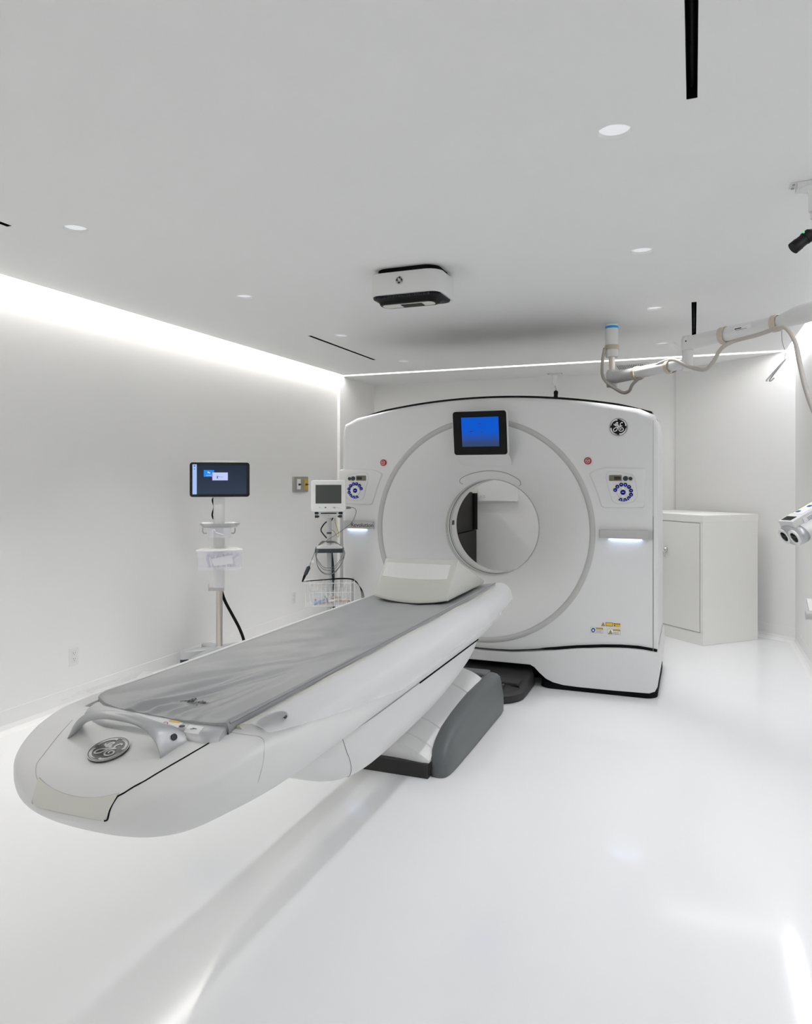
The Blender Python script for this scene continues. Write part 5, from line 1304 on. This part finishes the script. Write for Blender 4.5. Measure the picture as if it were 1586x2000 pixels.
p = bc(722, 704, -.1); obj('lettering', text('ivy', 0.017, basis((p.x, Y2 - 0.1003, p.z), (1, 0, 0), (0, 0, 1)), 0.0004, bold=0.0003), M['slate'], mh)
bm = nb(); p = bc(790, 708, -.1); bx(bm, (p.x - 0.014, Y2 - 0.1008, p.z - 0.0015), (p.x + 0.014, Y2 - 0.0995, p.z + 0.001)); obj('fine_print', bm, M['ring'], mh)
# mount bracket with four knobs
a0, a1 = bc(420, 800), bc(800, 880)
obj('mount_plate', box((a0.x, Y2 - 0.05, bc(615, 860).z), (a1.x, Y2 + 0.03, bc(615, 785).z), 0.002), M['white'], vs)
obj('mount_shadow_gap', box((bc(465, 0).x, Y2 - 0.0515, bc(615, 822).z), (bc(765, 0).x, Y2 - 0.0495, bc(615, 804).z)), M['blackmat'], vs)
obj('pole_clamp', box((bc(470, 0).x, Y2 - 0.03, bc(615, 900).z), (bc(762, 0).x, Y2 + 0.03, bc(615, 840).z), 0.002), M['white'], vs)
for x, y in ((380, 812), (382, 876), (848, 810), (838, 873)):
    p = bc(x, y); bm = nb(); tube(bm, [(p.x - 0.013, Y2 - 0.03, p.z), (p.x + 0.013, Y2 - 0.03, p.z)], 0.010, 14); tube(bm, [(p.x, Y2 - 0.03, p.z), (p.x + (0.02 if x < 500 else -0.02), Y2 - 0.03, p.z)], 0.006, 8); obj('clamp_knob', bm, M['slate'], vs)
p = bc(615, 860); bm = nb(); tube(bm, [(p.x, Y2 - 0.05, p.z), (p.x, Y2 - 0.062, p.z)], 0.007, 12); obj('brass_screw', bm, M['steel'], vs)
rp_ = (bc(658, 900).x - bc(568, 900).x) / 2
bm = nb(); cyl(bm, (X2, Y2, 0.07), (X2, Y2, bc(615, 885).z), rp_); obj('pole', bm, M['pole_grey'], vs, auto=40)
bm = nb(); cyl(bm, (X2, Y2, bc(615, 1215).z), (X2, Y2, bc(615, 1180).z), rp_ + 0.0008); cyl(bm, (X2, Y2, bc(615, 1372).z), (X2, Y2, bc(615, 1360).z), rp_ + 0.0008); obj('pole_label', bm, M['slate'], vs, auto=40)
# cable tray
z_ = bc2(620, 330).z; h1 = (bc2(912, 330, -.09).x - bc2(350, 330, -.09).x) / 2; xt = (bc2(912, 330, -.09).x + bc2(350, 330, -.09).x) / 2
bm = nb(); lv = []
for z, k in ((z_ - 0.016, .98), (z_ - 0.014, 1), (z_ + 0.012, 1.0), (z_ + 0.014, .98)): lv.append([Vector((x, y, z)) for x, y in rrect(xt - h1 * k, xt + h1 * k, Y2 - 0.09, Y2 + 0.09, 0.035, 6)])
rings(bm, lv); bmesh.ops.recalc_face_normals(bm, faces=bm.faces); tr = obj('cable_tray', bm, M['slate'], vs, auto=40)
bm = nb(); lv = []
for z, k in ((z_ + 0.012, .93), (z_ + 0.02, .8), (z_ + 0.032, .55), (z_ + 0.034, .3)): lv.append([Vector((x, y, z)) for x, y in rrect(xt - h1 * k, xt + h1 * k, Y2 - 0.085 * k, Y2 + 0.085 * k, 0.03 * k, 6)])
rings(bm, lv); bmesh.ops.recalc_face_normals(bm, faces=bm.faces); obj('tray_dome', bm, M['ring'], tr, auto=60)
# coiled grey lead
bm = nb()
for k, (dx, bt) in enumerate(((0, 815), (12, 800), (-10, 735), (20, 690))):
    P = [bc2(395 - 18 * (k % 3) + dx, 330, -.10), bc2(370 - 14 * (k % 2) + dx, 450, -.10), bc2(400, bt - 160, -.10), bc2(500, bt - 30, -.09), bc2(620, bt, -.09), bc2(740, bt - 45, -.09), bc2(850, bt - 190, -.10), bc2(900 + 14 * (k % 3), bt - 330, -.10), bc2(890 + 16 * (k % 2), 320, -.10)]
    tube(bm, spline(P, 5), 0.0024, 6)
for k in range(4):
    P = [bc2(425 - 4 * k, 245, -.06), bc2(500, 190 - 8 * k, -.05), bc2(620, 165 + 12 * k, -.045), bc2(740, 180 + 6 * k, -.05), bc2(845, 250, -.06)]
    tube(bm, spline(P, 5), 0.0024, 6)
P = [bc(958, 712, -.03), bc(1040, 705, -.03), bc(1110, 718, -.03), bc(1145, 780, -.03), bc(1110, 910, -.03), bc(1040, 1020, -.04), bc(940, 1100, -.05), bc(800, 1200, -.06), bc(640, 1300, -.06), bc2(560, 170, -.06), bc2(425, 245, -.07)]
tube(bm, spline(P, 6), 0.0026, 6)
tube(bm, spline([bc2(355, 350, -.10), bc2(310, 470, -.11), bc2(275, 560, -.12), bc2(240, 660, -.12)], 5), 0.0024, 6)
ld_ = thing('grey_lead', 'thin grey lead coiled round tray of the vital signs stand', 'cable', tuple(bc2(620, 300)))
obj('lead', bm, M['greycord'], ld_, smooth=True)
bm = nb(); tube(bm, [bc(955, 710, -.03), bc(1010, 708, -.03), bc(1050, 712, -.03)], [0.010, 0.009, 0.004], 10); obj('plug', bm, M['greycord'], ld_)
bm = nb(); tube(bm, [bc2(240, 650, -.12), bc2(225, 680, -.12), bc2(170, 800, -.12), bc2(155, 830, -.12)], [0.005, 0.015, 0.014, 0.009], 10); obj('connector_block', bm, M['slate'], ld_, auto=40)
bm = nb(); tube(bm, [bc2(155, 825, -.12), bc2(125, 900, -.12), bc2(105, 955, -.12)], [0.011, 0.008, 0.005], 10); obj('black_boot', bm, M['blackcord'], ld_)
obj('tag', box(bc2(262, 540, -.121), bc2(325, 585, -.119)), M['paper'], ld_)
bm = nb()
for k in range(5):
    P = [bc2(110, 955, -.12), bc2(250, 930 + 3 * k, -.13), bc2(560, 905 + 4 * k, -.14), bc2(800, 882 + 6 * k, -.14), bc2(1000, 885 + 5 * k, -.13), bc2(1100, 910 + 6 * k, -.12), bc2(1180, 985 + 4 * k, -.11), bc2(1235 + 8 * k, 1120, -.10), bc2(1258 + 13 * k, 1290, -.09), bc2(1262 + 14 * k, 1500, -.08)]
    tube(bm, spline(P, 6), 0.0014, 6)
tag(obj('electrode_wires', bm, M['blackcord'], smooth=True), 'bundle of thin black electrode wires lying over the wire basket', 'cable')
# earth wire and mains lead behind the pole
bm = nb(); tube(bm, spline([bc(735, 915, .03), bc(738, 980, .03), bc(765, 1080, .04), bc(810, 1210, .04), bc(798, 1275, .03), bc(755, 1235, .02), bc(710, 1160, .01), bc(655, 1140, .0)], 6), 0.0028, 8); obj('earth_wire', bm, M['yg'], vs, smooth=True)
bm = nb(); tube(bm, spline([bc(700, 900, .03), bc(655, 970, .045), bc(570, 985, .045), bc(500, 1060, .04), bc(465, 1140, .04), bc(500, 1210, .04), bc(560, 1280, .03), bc(580, 1300, .03)], 6), 0.0045, 8); obj('mains_lead', bm, M['blackcord'], vs, smooth=True)
bm = nb(); rs = []
for x0, x1, y in ((668, 690, 370), (668, 712, 560), (668, 730, 800), (690, 730, 1000), (690, 722, 1300), (690, 750, 1500)):
    a, b = bc2(x0, y, .035), bc2(x1, y, .035); rs.append([a, b, b + Vector((0, .012, 0)), a + Vector((0, .012, 0))])
rings(bm, rs); bmesh.ops.recalc_face_normals(bm, faces=bm.faces); obj('velcro_wrap', bm, M['slate'], vs)
# wire basket
k0, k1 = bc2(150, 990, -.13), bc2(1130, 1420, -.13)
bx0, bx1, by0, by1, bz0, bz1 = k0.x, k1.x, Y2 - 0.13, Y2 + 0.06, k1.z, k0.z
bk = []
bm = nb()
for z in (bz1, ): tube(bm, [(bx0, by0, z), (bx1, by0, z), (bx1, by1, z), (bx0, by1, z), (bx0, by0, z)], 0.0030, 6)
obj_b = obj('basket_rim', bm, M['white_gloss'], vs)
bm = nb(); ins_ = 0.006
for z in (bz0, bz0 + (bz1 - bz0) * 0.60): tube(bm, [(bx0 + ins_, by0, z), (bx1 - ins_, by0, z), (bx1 - ins_, by1, z), (bx0 + ins_, by1, z), (bx0 + ins_, by0, z)], 0.0018, 6)
nv = 12
for i in range(nv + 1):
    x = bx0 + ins_ + (bx1 - bx0 - 2 * ins_) * i / nv
    tube(bm, [(x, by0, bz1 + 0.02), (x, by0 - 0.001, bz0), (x, by1, bz0), (x, by1, bz1 + 0.02)], 0.0018, 6)
for i in range(1, 6):
    y = by0 + (by1 - by0) * i / 6
    tube(bm, [(bx0 + ins_, y, bz1), (bx0 + ins_, y, bz0), (bx1 - ins_, y, bz0), (bx1 - ins_, y, bz1)], 0.0018, 6)
obj('basket_wires', bm, M['white_gloss'], vs)
obj('basket_post', box((bx1 - 0.022, Y2 + 0.03, bz0), (bx1 - 0.004, Y2 + 0.05, bz1 + 0.02)), M['ring'], vs)
obj('basket_clamp', box((X2 - 0.022, Y2 - 0.03, bz0 + 0.02), (X2 + 0.022, by1, bz0 + 0.06)), M['white'], vs)
# things in the basket
tag(obj('clear_tray', openbin(bx0 + 0.03, bx1 - 0.03, by0 + 0.015, by1 - 0.015, bz0 + 0.003, bz0 + 0.115, tap=0.86), M['vinylclear']), 'clear plastic tray standing inside the wire basket', 'tray')
def bobj(pts, r, m, name, label, cat): 
    bm = nb(); tube(bm, pts, r, 8); tag(obj(name, bm, M[m], smooth=False), label, cat)
zb2 = bz0 + 0.012
q = lambda x, y, dy: bc2(x, y, dy)
pn = thing('blue_clip', 'bright blue plastic clip lying in the wire basket', 'clip', tuple(q(440, 1340, -.09)))
bm = nb(); tube(bm, [q(330, 1390, -.085), q(460, 1330, -.085), q(550, 1290, -.085)], [0.009, 0.009, 0.006], 4); obj('clip_body', bm, M['blue'], pn)
bm = nb(); tube(bm, [q(540, 1225, -.075), q(575, 1290, -.08), q(600, 1345, -.08)], [0.003, 0.008, 0.004], 4); obj('clip_jaw', bm, M['slate'], pn)
bm = nb(); p = q(300, 1400, -.075); bx(bm, (p.x, p.y, p.z), (p.x + 0.045, p.y + 0.012, p.z + 0.062)); t0 = tag(obj('electrode_pack', bm, M['paper']), 'small white pack with black dot at left in the wire basket', 'packet')
bm = nb(); cyl(bm, (p.x + 0.022, p.y - 0.0006, p.z + 0.036), (p.x + 0.022, p.y + 0.001, p.z + 0.036), 0.006, 12); obj('black_dot', bm, M['ink'], t0)
random.seed(8)
for k, (x, y, ln, m) in enumerate(((430, 1385, .11, 'kraft'), (560, 1350, .12, 'paper'), (640, 1265, .08, 'kraft'), (690, 1330, .10, 'paper'), (740, 1335, .07, 'kraft'), (830, 1340, .08, 'kraft'), (860, 1380, .07, 'paper'))):
    p = q(x, y, -0.07 + 0.012 * (k % 4)); p.z = max(p.z, zb2); d_ = Vector((ln, 0.01, random.uniform(-.006, .012)))
    lbl = ['brown paper strip at left bottom of the wire basket', 'white wrapped packet beside the blue clip in basket', 'brown paper strip standing highest in the wire basket', 'white wrapped packet in the middle of the wire basket', 'short brown paper strip right of middle in wire basket', 'brown paper strip at the right of the wire basket', 'white wrapped packet lowest at right of the wire basket'][k]
    bm = nb(); ribbon(bm, [p, p + d_ * .5 + Vector((0, 0, .006)), p + d_], 0.016, 0.004, (0, -0.6, 0.8)); tag(obj('wrapped_swab', bm, M[m]), lbl, 'packet', 'packets in the wire basket')
# base of the pole stand
bm = nb(); lathe(bm, X2, Y2, [(0.05, 0.06), (0.05, 0.10), (0.03, 0.12)]); obj('base_hub', bm, M['slate'], vs)
for k in range(5):
    a = 2 * PI * k / 5 + 0.5; d_ = Vector((math.cos(a), math.sin(a), 0)); o_ = Vector((X2, Y2, 0))
    bm = nb(); tube(bm, [o_ + Vector((0, 0, .085)), o_ + d_ * 0.17 + Vector((0, 0, .06))], [0.02, 0.014], 8); lg = obj('base_leg', bm, M['slate'], vs)
    n_ = Vector((-d_.y, d_.x, 0)); c_ = o_ + d_ * 0.17 + Vector((0, 0, .03)); bm = nb(); tube(bm, [c_ - n_ * .012, c_ + n_ * .012], 0.03, 16); obj('castor', bm, M['blackmat'], lg)

for o in bpy.data.objects:
    if o.name not in n_before and o.parent is None: turn(o, (X2, Y2))
